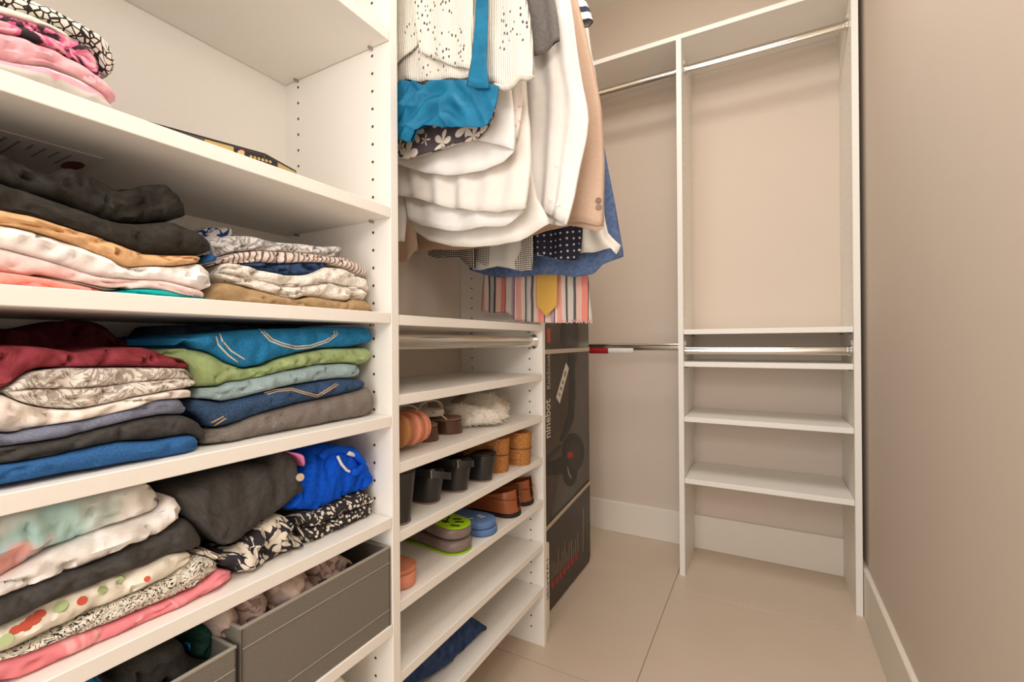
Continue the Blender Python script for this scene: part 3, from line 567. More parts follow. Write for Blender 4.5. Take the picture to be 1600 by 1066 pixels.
pattern('navy_stripe', stripes([(0, '#f0ebe4'), (.55, '#3a4153')], 1, .03, .001))
hang('striped_scarf', 'pastel striped fringed scarf hanging lowest in front of the box', 'scarf_stripe', 1.175, [(752,485), (770,489), (795,488), (801,496), (808,501), (840,504), (870,505), (900,504), (925,502)], [(760,380), (757,430), (753,470)], [(914,380), (918,430), (922,470)], top=[(765,320), (912,320)], folds=(9, .006), wn=.003, cat='scarf', th=.008)
sc_ = bpy.data.objects['striped_scarf']; m = MB(); rr = random.Random(2)
for k in range(70):
    f = k/69; p = hy(752+f*173, 486+(17 if f > .3 else 3)*1., 1.172); p.y += rr.uniform(-.004, .004)
    m.tube([p+Vector((0, 0, .006)), p+Vector((rr.uniform(-.002, .002), rr.uniform(-.002, .002), -rr.uniform(.001, .005)))], .0013, 5)
m.build('fringe', 'scarf_stripe', sc_)['kind'] = 'stuff'
hang('necktie', 'golden yellow necktie tip hanging over the striped scarf', 'tie_gold', 1.148, [(838.5,478), (854,495), (870,478)], [(842,380), (838,430)], [(868,380), (871,430)], top=[(846,300), (864,300)], folds=(1, 0), wn=.0008, th=.003, cat='tie', hook=False)
dn = hang('hanging_shirt', 'soft blue denim shirt hanging at the far end of the clothes', 'denim_soft', 1.118, [(735,422), (760,430), (782,434), (820,433), (850,430), (876,430), (900,434), (928,429), (944,415), (974,401)], [(640,0), (680,200), (725,380)], [(880,0), (915,110), (932,190), (943.5,229), (951,270), (960.5,317), (968,362), (973,390)], folds=(5, .006))
hang('hanging_shirt', 'white shirt tail with pointed corner beside the denim shirt', 'ivory_cotton', 1.085, [(840,400), (880,402), (912,396), (928,396), (945,392), (957,389), (964,398), (970,384)], [(800,0), (820,200), (838,380)], [(913,0), (917,30), (924,84), (931,117), (938,200), (943,300), (945,340), (951,366), (962,377)], folds=(4, .006))
hang('hanging_shirt', 'navy shirt with white polka dots under the white shirts', 'polka', 1.055, [(800,402), (806,404), (836,398), (860,402), (878,407), (900,407), (906,402)], [(770,0), (785,200), (797,380)], [(890,0), (900,200), (911,340), (910,372)], folds=(3, .007))
hang('hanging_shirt', 'grey white checked shirt hem left of the polka dots', 'grey_check', 1.03, [(735,412), (739,421), (754,423), (780,417), (798,420), (814,424), (832,422)], [(690,0), (715,200), (732,380)], [(820,0), (828,200), (834,390)], hem_b=[(735,412), (760,405), (780,402), (800,404), (832,422)], folds=(3, .006))
hang('hanging_shirt', 'black shirt hem with tiny white dots below the tan blazer', 'micro_dots', 1.005, [(668,399), (684,404), (705,404), (718,402), (733,416), (742,420)], [(650,0), (660,200), (667,380)], [(735,0), (738,200), (742,395)], hem_b=[(668,399), (690,396), (712,396), (730,404), (742,420)], folds=(2, .006))
hang('hanging_shirt', 'navy and white striped sleeve at the top right of the clothes', 'navy_stripe', .985, [(896,44), (912,40), (926,33)], [(890,0), (893,25)], [(914,0), (921,15), (924,26)], folds=(2, .002), th=.014)
bz = hang('hanging_jacket', 'tan blazer with two brass sleeve buttons', 'blazer_tan', .955, [(612,397), (650,395), (678,391), (711,392), (742,388), (800,378), (850,360), (890,347), (914,349), (934,354), (943,352)], [(560,0), (590,200), (608,380)], [(902,0), (911,37), (922.6,84), (930,116), (939.5,169), (943,220), (944.6,253), (943.5,317)], hem_b=[(612,397), (650,394), (678,390), (711,390), (742,386), (800,376), (850,361), (890,351), (916,357), (936,363), (943,352)], folds=(4, .004), wn=.003)
MAT['brass'] = plain('brown_horn_button', '#7d5533', .3, .5, .2, 120)
sewn_button(bz, 935, 313.5, 'brass', .0068); sewn_button(bz, 935.6, 324, 'brass', .0068)
hang('sleeve', '', 'blazer_tan', .925, [(614,400), (622,408), (632,411), (643,409), (650,392)], [(612,370), (613,385)], [(648,370), (650,385)], hem_b=[(614,400), (620,387), (630,384), (641,385), (650,392)], top=[(608,300), (645,300)], folds=(1, 0), wn=.001, th=.02, parent=bz, nt=16)
ds = hang('hanging_shirt', 'crisp white dress shirt with buttoned cuff in front of the blazer', 'white_shirt', .865, [(790,326), (815,328), (835,331), (856,334), (872,344), (887,353)], [(770,0), (780,150), (788,280)], [(890.7,0), (896,34), (902,84), (909.5,131), (917,165), (919.5,187), (916.6,217), (907,260), (899.5,307), (892,338)], hem_b=[(790,328), (830,338), (850,346), (870,352), (887,353)], folds=(5, .008), wn=.005)
for p in ((872.7, 320), (860, 312), (870, 258)): sewn_button(ds, *p, 'white_cotton', .0045)
hang('hanging_tshirt', 'dark grey short sleeve beside the cream knit sweater', 'grey_jersey', .824, [(822,84), (834,86), (843,93), (852,90), (862,80), (874,63)], [(812,0), (818,50)], [(866,0), (871,25), (873.5,50)], hem_b=[(822,84), (834,83), (845,80), (858,67), (874,60)], folds=(2, .005), wn=.002, th=.012)
w6 = hang('hanging_shirt', 'white shirt with the longest curved hem among the white ones', 'ivory_cotton', .803, [(640,345), (649,362), (674,377), (711,386), (742,388), (779,384), (813,378), (836,365), (850,357), (862,350)], [(590,0), (610,150), (634,300)], [(818,0), (822,120), (829,250), (840,310)], hem_b=[(640,345), (660,352), (700,360), (742,362), (800,352), (830,342), (862,350)], folds=(4, .005), wn=.004)
hang('sleeve', '', 'ivory_cotton', .784, [(614,378), (622,379), (631,377)], [(612,250), (612,330)], [(640,250), (637,310)], top=[(610,150), (640,150)], folds=(1, .001), wn=.001, parent=w6, nt=20, ns=20)
hang('hanging_shirt', 'white blouse with shallow hem just above the longest white shirt', 'white_shirt', .769, [(636,342), (661,353), (685,358), (708,362.5), (742,360), (762,356), (791,354), (801,348), (818,332)], [(590,0), (610,150), (630,300)], [(816,0), (822,150), (826,260)], hem_b=[(636,342), (661,346), (708,350), (742,348), (780,342), (818,332)], folds=(3, .003), wn=.004)
hang('hanging_blouse', 'pleated white blouse with straight band at its hem', 'ivory_cotton', .748, [(612,306), (637,308), (661,313), (698,324.5), (745,331), (779,332), (812,328), (821,326)], [(560,0), (585,150), (606,270)], [(812,0), (818,120), (828,200), (830,255), (825,300)], folds=(6, .009), wn=.003)
hang('hanging_blouse', 'white blouse with pink and black sprigs peeking out beside the knit', 'pink_sprig', .727, [(760,220), (785,228), (800,228), (808,215)], [(740,0), (750,150)], [(806,0), (818,100), (816,160), (812,195)], folds=(3, .003), wn=.002, th=.006)
hang('hanging_blouse', 'cropped white blouse with wide open hem below the lily print', 'white_shirt', .708, [(600,250), (640,251), (662,243), (700,236), (747,222), (766,225), (785,229), (804.5,235)], [(560,0), (580,150), (596,230)], [(788,0), (796,120), (803,174), (805,210)], hem_b=[(600,250), (621,256), (658,267), (690,271), (722,269), (753,263), (785,250), (804.5,235)], folds=(4, .003), wn=.003, th=.012)
hang('hanging_camisole', 'black top with large cream lily flowers under the teal camisole', 'dark_lily', .686, [(604,228), (620,244), (640,251), (660,245), (690,232), (720,226), (745,220), (760,205), (771,182)], [(575,60), (592,180)], [(770,60), (777,135)], top=[(570,20), (760,20)], folds=(3, .003), wn=.003, th=.006, hook=False)
sw = hang('hanging_sweater', 'cream open knit sweater with rolled hem at the front of the rail', 'open_knit', .669, [(600,133), (620,131), (640,127), (660,131), (700,127), (735,124.5), (755,125), (778,131), (785,136), (795,137), (808,128), (815,121), (834,118)], [(560,0), (575,60), (592,110)], [(822,0), (828,30), (832,70), (834,100)], folds=(7, .003), wn=.003, th=.007)
MB().tube([hy(u, v, .66) for u, v in [(772,131), (779,135), (786,138), (795,137), (803,131), (809,124), (815,120), (824,121), (833,120)]], [.002, .004, .005, .005, .005, .005, .0055, .006, .003], 10).build('hem_roll', 'open_knit', sw, True)
hang('front_flap', '', 'open_knit', .6555, [(602,112), (620,104), (632,92), (648,78), (657,70), (661,84), (680,93), (705,103), (737,109)], [(570,0), (590,80)], [(741,0), (739,60)], folds=(4, .003), wn=.003, th=.003, parent=sw)
tc = hang('camisole', 'teal satin camisole with a broad strap over the cream sweater', 'teal_satin', .6465, [(600,208), (621,217), (636,222), (646,225), (652,207), (663,199), (690,198.5), (720,200), (742,201), (754,198), (763,194)], [(590,160)], [(779,136), (775,164)], top=[(596,131), (620,131), (640,128), (660,132), (700,128), (733,127), (760,130), (779,135)], folds=(2, .003), wn=.0062, th=.004, hook=False, diag=11, ns=110, nt=70)
hang('strap', '', 'teal_satin', .6385, [(729,134), (746,138), (764,138)], [(748,-60), (744,30), (737,90)], [(764,-60), (762,30), (759,100)], top=[(756,-390), (770,-390)], folds=(1, 0), wn=.001, th=.002, parent=tc, ns=14)
# ================================================================ shoes
def place(x, y, z, rot=0, roll=0, pitch=0):
    return Matrix.Translation((x, y, z+.0006)) @ Matrix.Rotation(math.pi+math.radians(rot), 4, 'Z') @ Matrix.Rotation(math.radians(roll), 4, 'X') @ Matrix.Rotation(math.radians(pitch), 4, 'Y')
def hw(l, L, W):
    k = l/L; rh = .40*W
    w = .84 if k < .2 else .84-.08*(k-.2)/.25 if k < .45 else .76+.24*min(1, (k-.45)/.28)
    if l < rh: w *= math.sqrt(max(0, 1-(1-l/rh)**2))
    rt = .52*W
    if L-l < rt: w *= math.sqrt(max(0, 1-(1-(L-l)/rt)**2))
    return w*W/2
def outline(L, W, n=15, inset=0):
    ls = [L*(1-math.cos(math.pi*i/n))/2 for i in range(n+1)]; c = L*.5
    a = [(l, hw(l, L, W)) for l in ls]; p = a+[(l, -w) for l, w in a[-2:0:-1]]
    return [((l-c)*(1-2*inset/L)+c, w*(1-2*inset/W)) for l, w in p]
def slab(M, L, W, z0, z1, name, mat, parent, bev=.003, curve=None):
    r = []
    for z, i in ((z0, bev), (z0+bev*.3, bev*.3), (z0+bev, 0), (z1-bev, 0), (z1-bev*.3, bev*.3), (z1, bev)):
        r.append([M @ Vector((l, w, z+(curve(l) if curve else 0))) for l, w in outline(L, W, 15, i)])
    uv = [(p[0]*1., p[1]) for _ in r for p in outline(L, W, 15)]
    return MB().loft(r, uvs=uv).build(name, mat, parent, True, 45)
def wedge(M, L, W, Hh, name, mat, parent, lean=.010, toe=.018, taper=.84):
    rings = []; N = 22
    for i in range(N+1):
        l = L*(1-math.cos(math.pi*i/N))/2; w = max(hw(l, L, W), .0015); k = min(1, max(0, (l/L-.18)/.55)); k = k*k*(3-2*k)
        zt = Hh*(1-k)+toe*k; ring = []
        for s, zz in ((-taper, 0), (-taper-.02, zt*.15), (-.93, zt*.5), (-.99, zt*.85), (-.95, zt), (-.4, zt), (.4, zt), (.95, zt), (.99, zt*.85), (.93, zt*.5), (taper+.02, zt*.15), (taper, 0), (.3, 0), (-.3, 0)):
            ring.append(M @ Vector((l+lean*(1-zz/zt)*(1-l/L), w*s, zz)))
        rings.append(ring)
    uv = [(p.y, p.z) for r_ in rings for p in r_]
    return MB().loft(rings, uvs=uv).build(name, mat, parent, True, 55)
def strap(M, L, W, l0, l1, base, hh, name, mat, parent, th=.003, skew=0):
    n = 14; rows = []
    for l in (l0, (l0+l1)/2, l1):
        o, i_ = [], []
        for k in range(n+1):
            a = math.pi*k/n; w = hw(min(l, L*.98), L, W)*1.02
            b = base(l) if callable(base) else base
            o.append(M @ Vector((l+skew*math.cos(a), w*math.cos(a), b+hh*math.sin(a)**.8))); i_.append(M @ Vector((l+skew*math.cos(a), (w-th)*math.cos(a), b+(hh-th)*math.sin(a)**.8)))
        rows.append(o+i_[::-1])
    return MB().loft(rows).build(name, mat, parent, True, 50)
def shoe(name, M, label, group, cat='shoe'): return thing(name, M.translation, label, cat, group)
for nm, c, r, sp, va, sc in [('black_leather', '#2b2826', .32, .5, .15, 60), ('brown_leather', '#8a4a2c', .3, .5, .5, 25), ('tan_leather', '#b8683a', .33, .5, .35, 18), ('dark_sole', '#2c241f', .6, .3, .1, 60),
                              ('orange_foam', '#ea9a7c', .7, .2, .12, 40), ('tan_suede', '#c98c5c', .8, .2, .2, 50), ('white_leather', '#e6dccc', .5, .3, .08, 50), ('coral_leather', '#d98b6a', .5, .35, .18, 30),
                              ('lime_foam', '#a6d318', .55, .3, .05, 50), ('smoke_rubber', '#8f7d76', .35, .45, .2, 22), ('slide_blue', '#5f80b0', .6, .3, .08, 60), ('mule_brown', '#6f4733', .32, .5, .35, 20), ('insole_brown', '#9a7660', .6, .3, .2, 30), ('grey_patent', '#6f6862', .3, .5, .1, 40)]:
    MAT[nm] = plain(nm, c, r, sp, va, sc)
pattern('cork', lambda t, v: t.ramp(t.noise(v, 330, 3, .7).outputs[0], [(.35, '#7d4f29'), (.5, '#b37a45'), (.7, '#c99257')]), .8, .3, 200)
t = NT('white_fur', .95, .1); v = t.vec(False); n = t.noise(v, 14, 2); MAT['white_fur'] = t.out(t.ramp(n.outputs[0], [(.35, '#c7b49c'), (.5, '#f1e9dc')])); t.bump(t.noise(v, 220, 2).outputs[0], .8, .003)
MS = [z+T for z in MZ]
g = 'shoes on the top shoe shelf'; z = MS[2]
# orange slides standing on their long edge, heels outwards
for k, (y, x, lab, m) in enumerate([(.6855, -.602, 'tan slide standing on edge right behind the divider panel', 'tan_suede'), (.712, -.598, 'orange pink slide standing on edge, middle of the three on edge', 'orange_foam'), (.7385, -.602, 'orange pink slide standing on edge next to the brown mules', 'orange_foam')]):
    M = place(x, y, z+.0425, 0, 94)
    o = shoe('slide_sandal', M, lab, g, 'sandal')
    slab(M, .22, .080, -.009, .004, 'sole', m, o, .004)
    slab(M, .216, .074, .0045, .007, 'insole', 'tan_suede' if k == 1 else m, o, .001)
    strap(M, .22, .080, .13, .18, .006, .008, 'strap', m, o)
for y, x, W, lab in [(.803, -.639, .066, 'brown leather mule nearer the orange slides'), (.898, -.642, .082, 'brown leather mule beside the white fur slippers')]:
    M = place(x, y, z); o = shoe('mule', M, lab, g)
    wedge(M, .215, W, .03, 'wedge', 'mule_brown', o, -.004, .02, .93)
    slab(M, .217, W*1.03, .0305, .0365, 'insole', 'insole_brown', o, .002, lambda l: -.010*min(1, max(0, (l/.215-.18)/.55)))
    strap(M, .215, W, .13, .19, .02, .010, 'strap', 'mule_brown', o)
for y, x, rot, lab in [(.778, -.668, 3, 'off-white strappy sandal lying on the nearer brown mule'), (.872, -.672, 4, 'off-white strappy sandal lying on the farther brown mule')]:
    M = place(x, y, z+.0425, rot, 0, 0); o = shoe('strappy_sandal', M, lab, g, 'sandal')
    slab(M, .19, .072, .0, .014, 'sole', 'white_leather', o, .003)
    for l in (.03, .075, .12): strap(M, .19, .072, l, l+.008, .012, .024, 'strap', 'white_leather', o, .002, .012)
    MB().tube([M @ Vector(p) for p in ((.01, .028, .012), (-.008, .02, .008), (-.014, .004, -.006), (-.008, -.012, -.022))], .0018, 6).build('ankle_strap', 'white_leather', o, True)
fu = thing('fur_slippers', (-.66, 1.05, z), 'fluffy white fur slippers beside the drilled panel', 'slippers', g)
rings = []
for i in range(25):
    f = i/24; y = .945+.205*f; e = math.sin(math.pi*min(1, max(0, f)))**.45+.02; hgt = (.062+.02*math.sin(f*9+1))*e; x0 = -.60+.012*math.sin(f*7)-.02*(1-e); x1 = -.80
    r_ = []
    for k in range(18):
        a = 2*math.pi*k/18; cx, sx = math.cos(a), math.sin(a)
        p = Vector(((x0+x1)/2+(x0-x1)/2*cx*e, y+.004*math.sin(k), z+.002+hgt*(.5+.5*sx*abs(sx)**-.3 if abs(sx) > .01 else .5)))
        p += Vector((1, 0, .5))*noise.noise(p*28)*.008*e; p.z = max(p.z, z+.001); r_.append(p)
    rings.append(r_)
MB().loft(rings).build('lining', 'white_fur', fu, True)
m = MB(); rr = random.Random(3)
for i in range(2600):
    rg = rings[rr.randrange(1, 24)]; k = rr.randrange(18); p = rg[k].lerp(rg[(k+1) % 18], rr.random())+Vector((0, rr.uniform(-.005, .005), 0)); c = Vector((-.70, p.y, z+.02)); n = (p-c).normalized()
    if p.z < z+.004: continue
    d = (n*.5+Vector((rr.uniform(-.2, .6), rr.uniform(-.7, .7), rr.uniform(-.8, .2)))).normalized(); q = p+d*rr.uniform(.008, .016); q.z = max(q.z, z+.001)
    s = d.cross(n).normalized()*.0011; m.add([p-s-n*.001, p+s-n*.001, q], [[0, 1, 2]])
m.build('fur', 'white_fur', fu)['kind'] = 'stuff'
g = 'wedge shoes on the second shoe shelf'; z = MS[3]
for k, (y, x, W, Hh, lab) in enumerate([(.6605, -.580, .062, .0975, 'tall black wedge shoe right behind the divider panel'), (.778, -.602, .07, .062, 'black wedge sandal with a wide loose strap, second from divider'), (.868, -.592, .068, .066, 'black wedge shoe in the middle of the wedge row'), (.962, -.582, .07, .064, 'black wedge shoe standing next to the cork wedges')]):
    M = place(x, y, z); o = shoe('wedge_shoe', M, lab, g)
    wedge(M, .22, W, Hh, 'wedge', 'black_leather', o, .012)
    cv = lambda l, H=Hh: (lambda q: -(H-.018)*q*q*(3-2*q))(min(1, max(0, (l/.22-.18)/.55)))
    slab(M, .222, W*1.03, Hh+.0005, Hh+.0045, 'insole', 'dark_sole', o, .0015, cv)
    strap(M, .22, W, .125, .18, .02, .03, 'toe_strap', 'black_leather', o)
    slab(M @ Matrix.Translation((.0105, 0, 0)), .19, W*.88, .0002, .0032, 'outsole', 'insole_brown', o, .001)
    if k in (1, 2):
        P = [M @ Vector((.06-(.078 if k == 1 else .066)*math.sin(a), W*.56*math.cos(a), Hh-.002+(.012 if k == 1 else .006)*math.cos(a))) for a in [math.pi*q_/16 for q_ in range(17)]]
        R_ = []
        for i, p in enumerate(P):
            d = (P[min(i+1, 16)]-P[max(i-1, 0)]).normalized(); n = d.cross(Vector((0, 0, 1))).normalized()*.0013; u_ = Vector((0, 0, .0075)); R_.append([p-n-u_, p+n-u_, p+n+u_, p-n+u_])
        st = MB().loft(R_).build('heel_strap', 'black_leather', o, True, 40); e = P[4]; MB().box(e-Vector((.004, .006, .009)), e+Vector((.004, .006, .009)), .001).build('buckle', 'steel', st)
for y, x, lab in [(1.048, -.592, 'cork wedge sandal standing next to the black wedges'), (1.138, -.572, 'cork wedge sandal standing next to the drilled panel')]:
    M = place(x, y, z); o = shoe('cork_wedge', M, lab, g, 'sandal')
    wedge(M, .22, .074, .088, 'wedge', 'cork', o, .004, .03, .9)
    MB().tube([M @ Vector((l, hw(max(l, 0), .22, .074)*s*.97, .046)) for s, ls in ((-1, (.05, .03, .015, .006, .0005)), (1, (.001, .006, .015, .03, .05))) for l in ls], .0011, 5).build('seam', 'brown_leather', o, True)
    strap(M, .22, .074, .12, .18, .03, .03, 'strap', 'brown_leather', o)
g = 'shoes on the third shoe shelf'; z = MS[4]
M = place(-.592, .673, z+.016, 0, 0, 0); o = shoe('flat_sandal', M, 'coral leather flat sandal half hidden by the divider panel', g, 'sandal')
slab(M, .235, .082, .012, .02, 'footbed', 'coral_leather', o, .003); slab(M, .228, .066, -.0155, .0115, 'sole', 'orange_foam', o, .004)
strap(M, .235, .082, .14, .2, .02, .03, 'strap', 'coral_leather', o)
M = place(-.582, .845, z+.0305, -6, 180, 0); o = shoe('slide_sandal', M, 'upside-down lime edged slide lying under its pair', g, 'sandal')
slab(M, .25, .094, .004, .028, 'sole', 'smoke_rubber', o, .008); slab(M, .252, .096, .0282, .0302, 'insole', 'lime_foam', o, .0008)
M = place(-.588, .848, z+.0285, -8, 0, -2); o = shoe('slide_sandal', M, 'lime green and smoky slide lying on its upside-down pair', g, 'sandal')
slab(M, .25, .096, .0, .024, 'sole', 'smoke_rubber', o, .006); slab(M, .238, .084, .0242, .0265, 'insole', 'lime_foam', o, .0008)
strap(M, .25, .096, .14, .2, .024, .035, 'strap', 'black_leather', o)
for p, q_ in (((.012, .01), (.03, .02)), ((.02, -.012), (.036, .0)), ((.035, -.02), (.05, -.008)), ((.045, .01), (.062, .016)), ((.05, .018), (.066, -.012))):
    MB().tube([M @ Vector((p[0], p[1], .0268)), M @ Vector((q_[0], q_[1], .0268))], .0022, 6).build('printed_mark', 'dark_sole', o, True)
for k, lab in enumerate(['lower blue slide of the stacked blue pair', 'upper blue slide with white lettering on its footbed']):
    M = place(-.577-.003*k, .955-.004*k, z+.0002+.0175*k, 2-3*k); o = shoe('slide_sandal', M, lab, g, 'sandal')
    slab(M, .24, .09, 0, .0165, 'sole', 'slide_blue', o, .004)
    if k: strap(M, .24, .09, .13, .2, .016, .032, 'strap', 'slide_blue', o)
def text(body, size, M, mat, parent, name='lettering', align='LEFT', bold=0, sx=1):
    c = bpy.data.curves.new('t', 'FONT'); c.body = body; c.size = size; c.align_x = align; c.offset = bold; c.resolution_u = 2
    ob = bpy.data.objects.new('t', c); COL.objects.link(ob)
    me = bpy.data.meshes.new_from_object(ob.evaluated_get(bpy.context.evaluated_depsgraph_get())); bpy.data.objects.remove(ob); bpy.data.curves.remove(c)
    mb = MB().add([M @ Vector((v.co.x*sx, v.co.y, 0)) for v in me.vertices], [list(p.vertices) for p in me.polygons]); bpy.data.meshes.remove(me)
    return mb.build(name, mat, parent)
Mt = M @ Matrix.Translation((.035, .018, .0168)) @ Matrix.Rotation(math.radians(-70), 4, 'Z')
for dx, dy in ((.030, -.010), (.034, -.004), (.039, -.012), (.044, -.006), (.047, -.014), (.050, .014), (.056, .018), (.060, .022), (.066, .026)): MB().tube([M @ Vector((dx, dy, .0168)), M @ Vector((dx+.006, dy+.004, .0168))], .0007, 5).build('printed_mark', 'white_cotton', o)
def loafer(M, label):
    o = shoe('loafer', M, label, g); L, W = .26, .086
    slab(M, L, W, 0, .008, 'sole', 'dark_sole', o, .002); slab(M, .06, W*.98, .0, .014, 'heel', 'dark_sole', o, .003)
    rings = []; N = 26
    for i in range(N+1):
        l = L*.985*(1-math.cos(math.pi*i/N))/2+.001; w = max(hw(l, L, W)*1.02, .001); k = l/L
        top = .072-.024*min(1, k/.4)+(.012 if .45 < k < .6 else 0) if k < .62 else .05*math.sqrt(max(0, 1-((k-.5)/.5)**2))+.006
        ring = []
        for a in range(13):
            f = a/12; an = math.pi*f
            if k < .5:   # open quarter: walls only, thin
                pts = [(-1, .012), (-1.03, .024), (-1.02, .6*top), (-.93, top), (-.86, top), (-.90, .6*top), (-.88, .02), (.88, .02), (.90, .6*top), (.86, top), (.93, top), (1.02, .6*top), (1.0, .012)]
            else: pts = [(-1, .01), (-1.02, .02), (-.96, .55*top), (-.8, .8*top), (-.55, .93*top), (-.3, .98*top), (0, top), (.3, .98*top), (.55, .93*top), (.8, .8*top), (.96, .55*top), (1.02, .02), (1, .01)]
            s, h = pts[a]; ring.append(M @ Vector((l-.006*(h/.06)*(1 if k < .3 else 0)*-1, w*s, h)))
        rings.append(ring)
    up = MB().loft(rings, True).build('upper', 'tan_leather', o, True, 60)
    MB().tube([M @ Vector((.0015+l, hw(l+.001, L, W)*1.03*s, .048)) for s, ls in ((-1, (.07, .05, .03, .015, .005)), (1, (.005, .015, .03, .05, .07))) for l in ls], .0009, 5).build('seam', 'brown_leather', up, True)
    MB().tube([M @ Vector((.002, 0, .012)), M @ Vector((-.001, 0, .03)), M @ Vector((.003, 0, .05))], .0012, 5).build('back_seam', 'brown_leather', up, True)
loafer(place(-.580, 1.088, z, 3), 'brown leather loafer nearer the blue slides')
loafer(place(-.588, 1.1815, z, 0), 'brown leather loafer against the drilled panel')
z = MS[6]
fabric('rolled_navy', '#2c3d5e', '#3a4c70', 60, wr=.6)
q = Q(610, 900, 6.42)
folded('rolled_trousers', 'dark navy rolled garment on the lowest shoe shelf', 'rolled_navy', q(118,860, 150,830, 500,560, 838,405, 940,470, 1010,575), q(118,1240, 150,1200, 500,1010, 800,800, 940,690, 1010,600), -.612, zf=z, zc=MZ[5]-.003, D=.16, wr=.004, topw=.004, cat='clothing', round_x=.015)
# ================================================================ fabric bins and what they hold
t = NT('grey_bin_fabric', .75, .3); v = t.vec(False); n = t.noise(v, 600, 2); t.bump(n.outputs[0], .25, .001); MAT['bin'] = t.out(t.ramp(n.outputs[0], [(.3, '#716b62'), (.7, '#7f786e')]))
MAT['bin_rim'] = plain('grey_bin_piping', '#9b958a', .45, .4); MAT['bin_in'] = plain('grey_bin_lining', '#4c4844', .8, .2)
def bin_(y0, y1, x0, x1, z0, z1, label):
    o = thing('fabric_bin', ((x0+x1)/2, (y0+y1)/2, z0), label, 'storage bin', 'grey fabric bins'); th = .004
    fp_ = bx('front_panel', (x1-th, y0, z0), (x1, y1, z1), 'bin', o, .0012); bx('back_panel', (x0, y0, z0), (x0+th, y1, z1), 'bin_in', o)
    for y in (y0, y1-th): bx('side_panel', (x0+th, y, z0), (x1-th, y+th, z1), 'bin', o)
    bx('base', (x0+th, y0+th, z0), (x1-th, y1-th, z0+.004), 'bin_in', o)
    MB().tube([(x1-.002, y0, z1), (x1-.002, y1, z1)], .0028, 8).tube([(x0+.002, y0+.002, z1), (x1-.002, y0+.002, z1)], .0026, 8).tube([(x0+.002, y1-.002, z1), (x1-.002, y1-.002, z1)], .0026, 8).build('rim_piping', 'bin_rim', o, True, 50)
    for zz in (z1-.026, z0+.028): MB().tube([(x1+.0002, y0+.002, zz), (x1+.0002, y1-.002, zz)], .0009, 5).build('seam', 'bin_rim', fp_)
    MB().tube([(x1+.0002, y1-.0015, z0), (x1+.0002, y1-.0015, z1)], .001, 5).tube([(x1+.0002, y0+.0015, z0), (x1+.0002, y0+.0015, z1)], .001, 5).build('edge_seam', 'bin_in', fp_)
    return o
z = ZS[5]; fz = z+.005
bin_(.3395, .6015, -.858, -.5805, z+.0004, .5405, 'grey fabric bin with mauve clothes, next to the drilled panel')
bin_(.075, .3345, -.858, -.5805, z+.0004, .5215, 'lower grey fabric bin at the left holding dark clothes')
q = Q(120, 840, 3.2); g = 'clothes in the mauve bin'
pattern('mauve_lace', blotch('#c3aca1', '#8f7a72', 40, .55, None, 2))
bt = lambda a, b: [(a, 1066), (b, 1040)]
folded('folded_lingerie', 'plain mauve cloth at the left end of the right bin', 'mauve', q(735,390, 780,352, 840,333, 852,360), q(735,560, 852,520), -.60, zf=fz, D=.16, group=g, wr=.004)
folded('folded_lingerie', 'mauve lace cloth next to the plain one in the right bin', 'mauve_lace', q(850,350, 880,320, 950,275, 985,258, 1000,280), q(850,520, 1000,440), -.598, zf=fz, D=.18, group=g, wr=.005)
folded('folded_lingerie', 'pale mauve strapped garment in the middle of the right bin', 'mauve', q(1000,262, 1020,245, 1140,180, 1200,185, 1215,210), q(1000,420, 1215,330), -.596, zf=fz, D=.18, group=g, wr=.006)
folded('folded_lingerie', 'rosy lace garment at the right of the bin contents', 'mauve_lace', q(1216,160, 1270,115, 1300,97, 1335,85, 1400,122, 1425,135), q(1216,310, 1425,240), -.60, zf=fz, D=.17, group=g, wr=.006)
g = 'clothes in the dark bin'
folded('folded_sweater', 'charcoal knit bundle in the lower left bin', 'charcoal', q(225,690, 290,640, 420,572, 560,532, 600,560), q(225,860, 600,690), -.61, zf=fz, D=.2, group=g, wr=.004, topw=.004)
folded('folded_shirt', 'dark green cloth at the right end of the left bin', 'forest', q(612,520, 640,475, 700,455, 730,480, 738,515), q(612,660, 738,600), -.622, zf=fz, D=.16, group=g, wr=.004)
folded('folded_swimsuit', 'bright blue cloth corner at the lower left of the bin', 'bright_blue', q(-40,730, 60,682, 130,670, 160,690), q(-40,900, 160,850), -.60, zf=fz, D=.15, group=g, wr=.004)
folded('folded_swimsuit', 'small light blue strap between charcoal and green in the bin', 'bright_blue', q(600,548, 607,530, 611,535), q(600,600, 611,595), -.603, zf=fz, D=.02, group=g, wr=.001)
folded('folded_shirt', 'brown cloth strip between blue and charcoal in the bin', 'brown_cotton', q(164,668, 190,640, 222,628), q(164,850, 222,820), -.64, zf=fz, D=.12, group=g, wr=.002)
folded('folded_shirt', 'cream cloth on the lowest shelf under the right bin', 'cream', [(470, 1130), (515, 1090), (537, 1064), (541, 1058), (546, 1064), (560, 1075)], [(470, 1200), (560, 1160)], -.604, zf=.2187, D=.2, wr=.004)
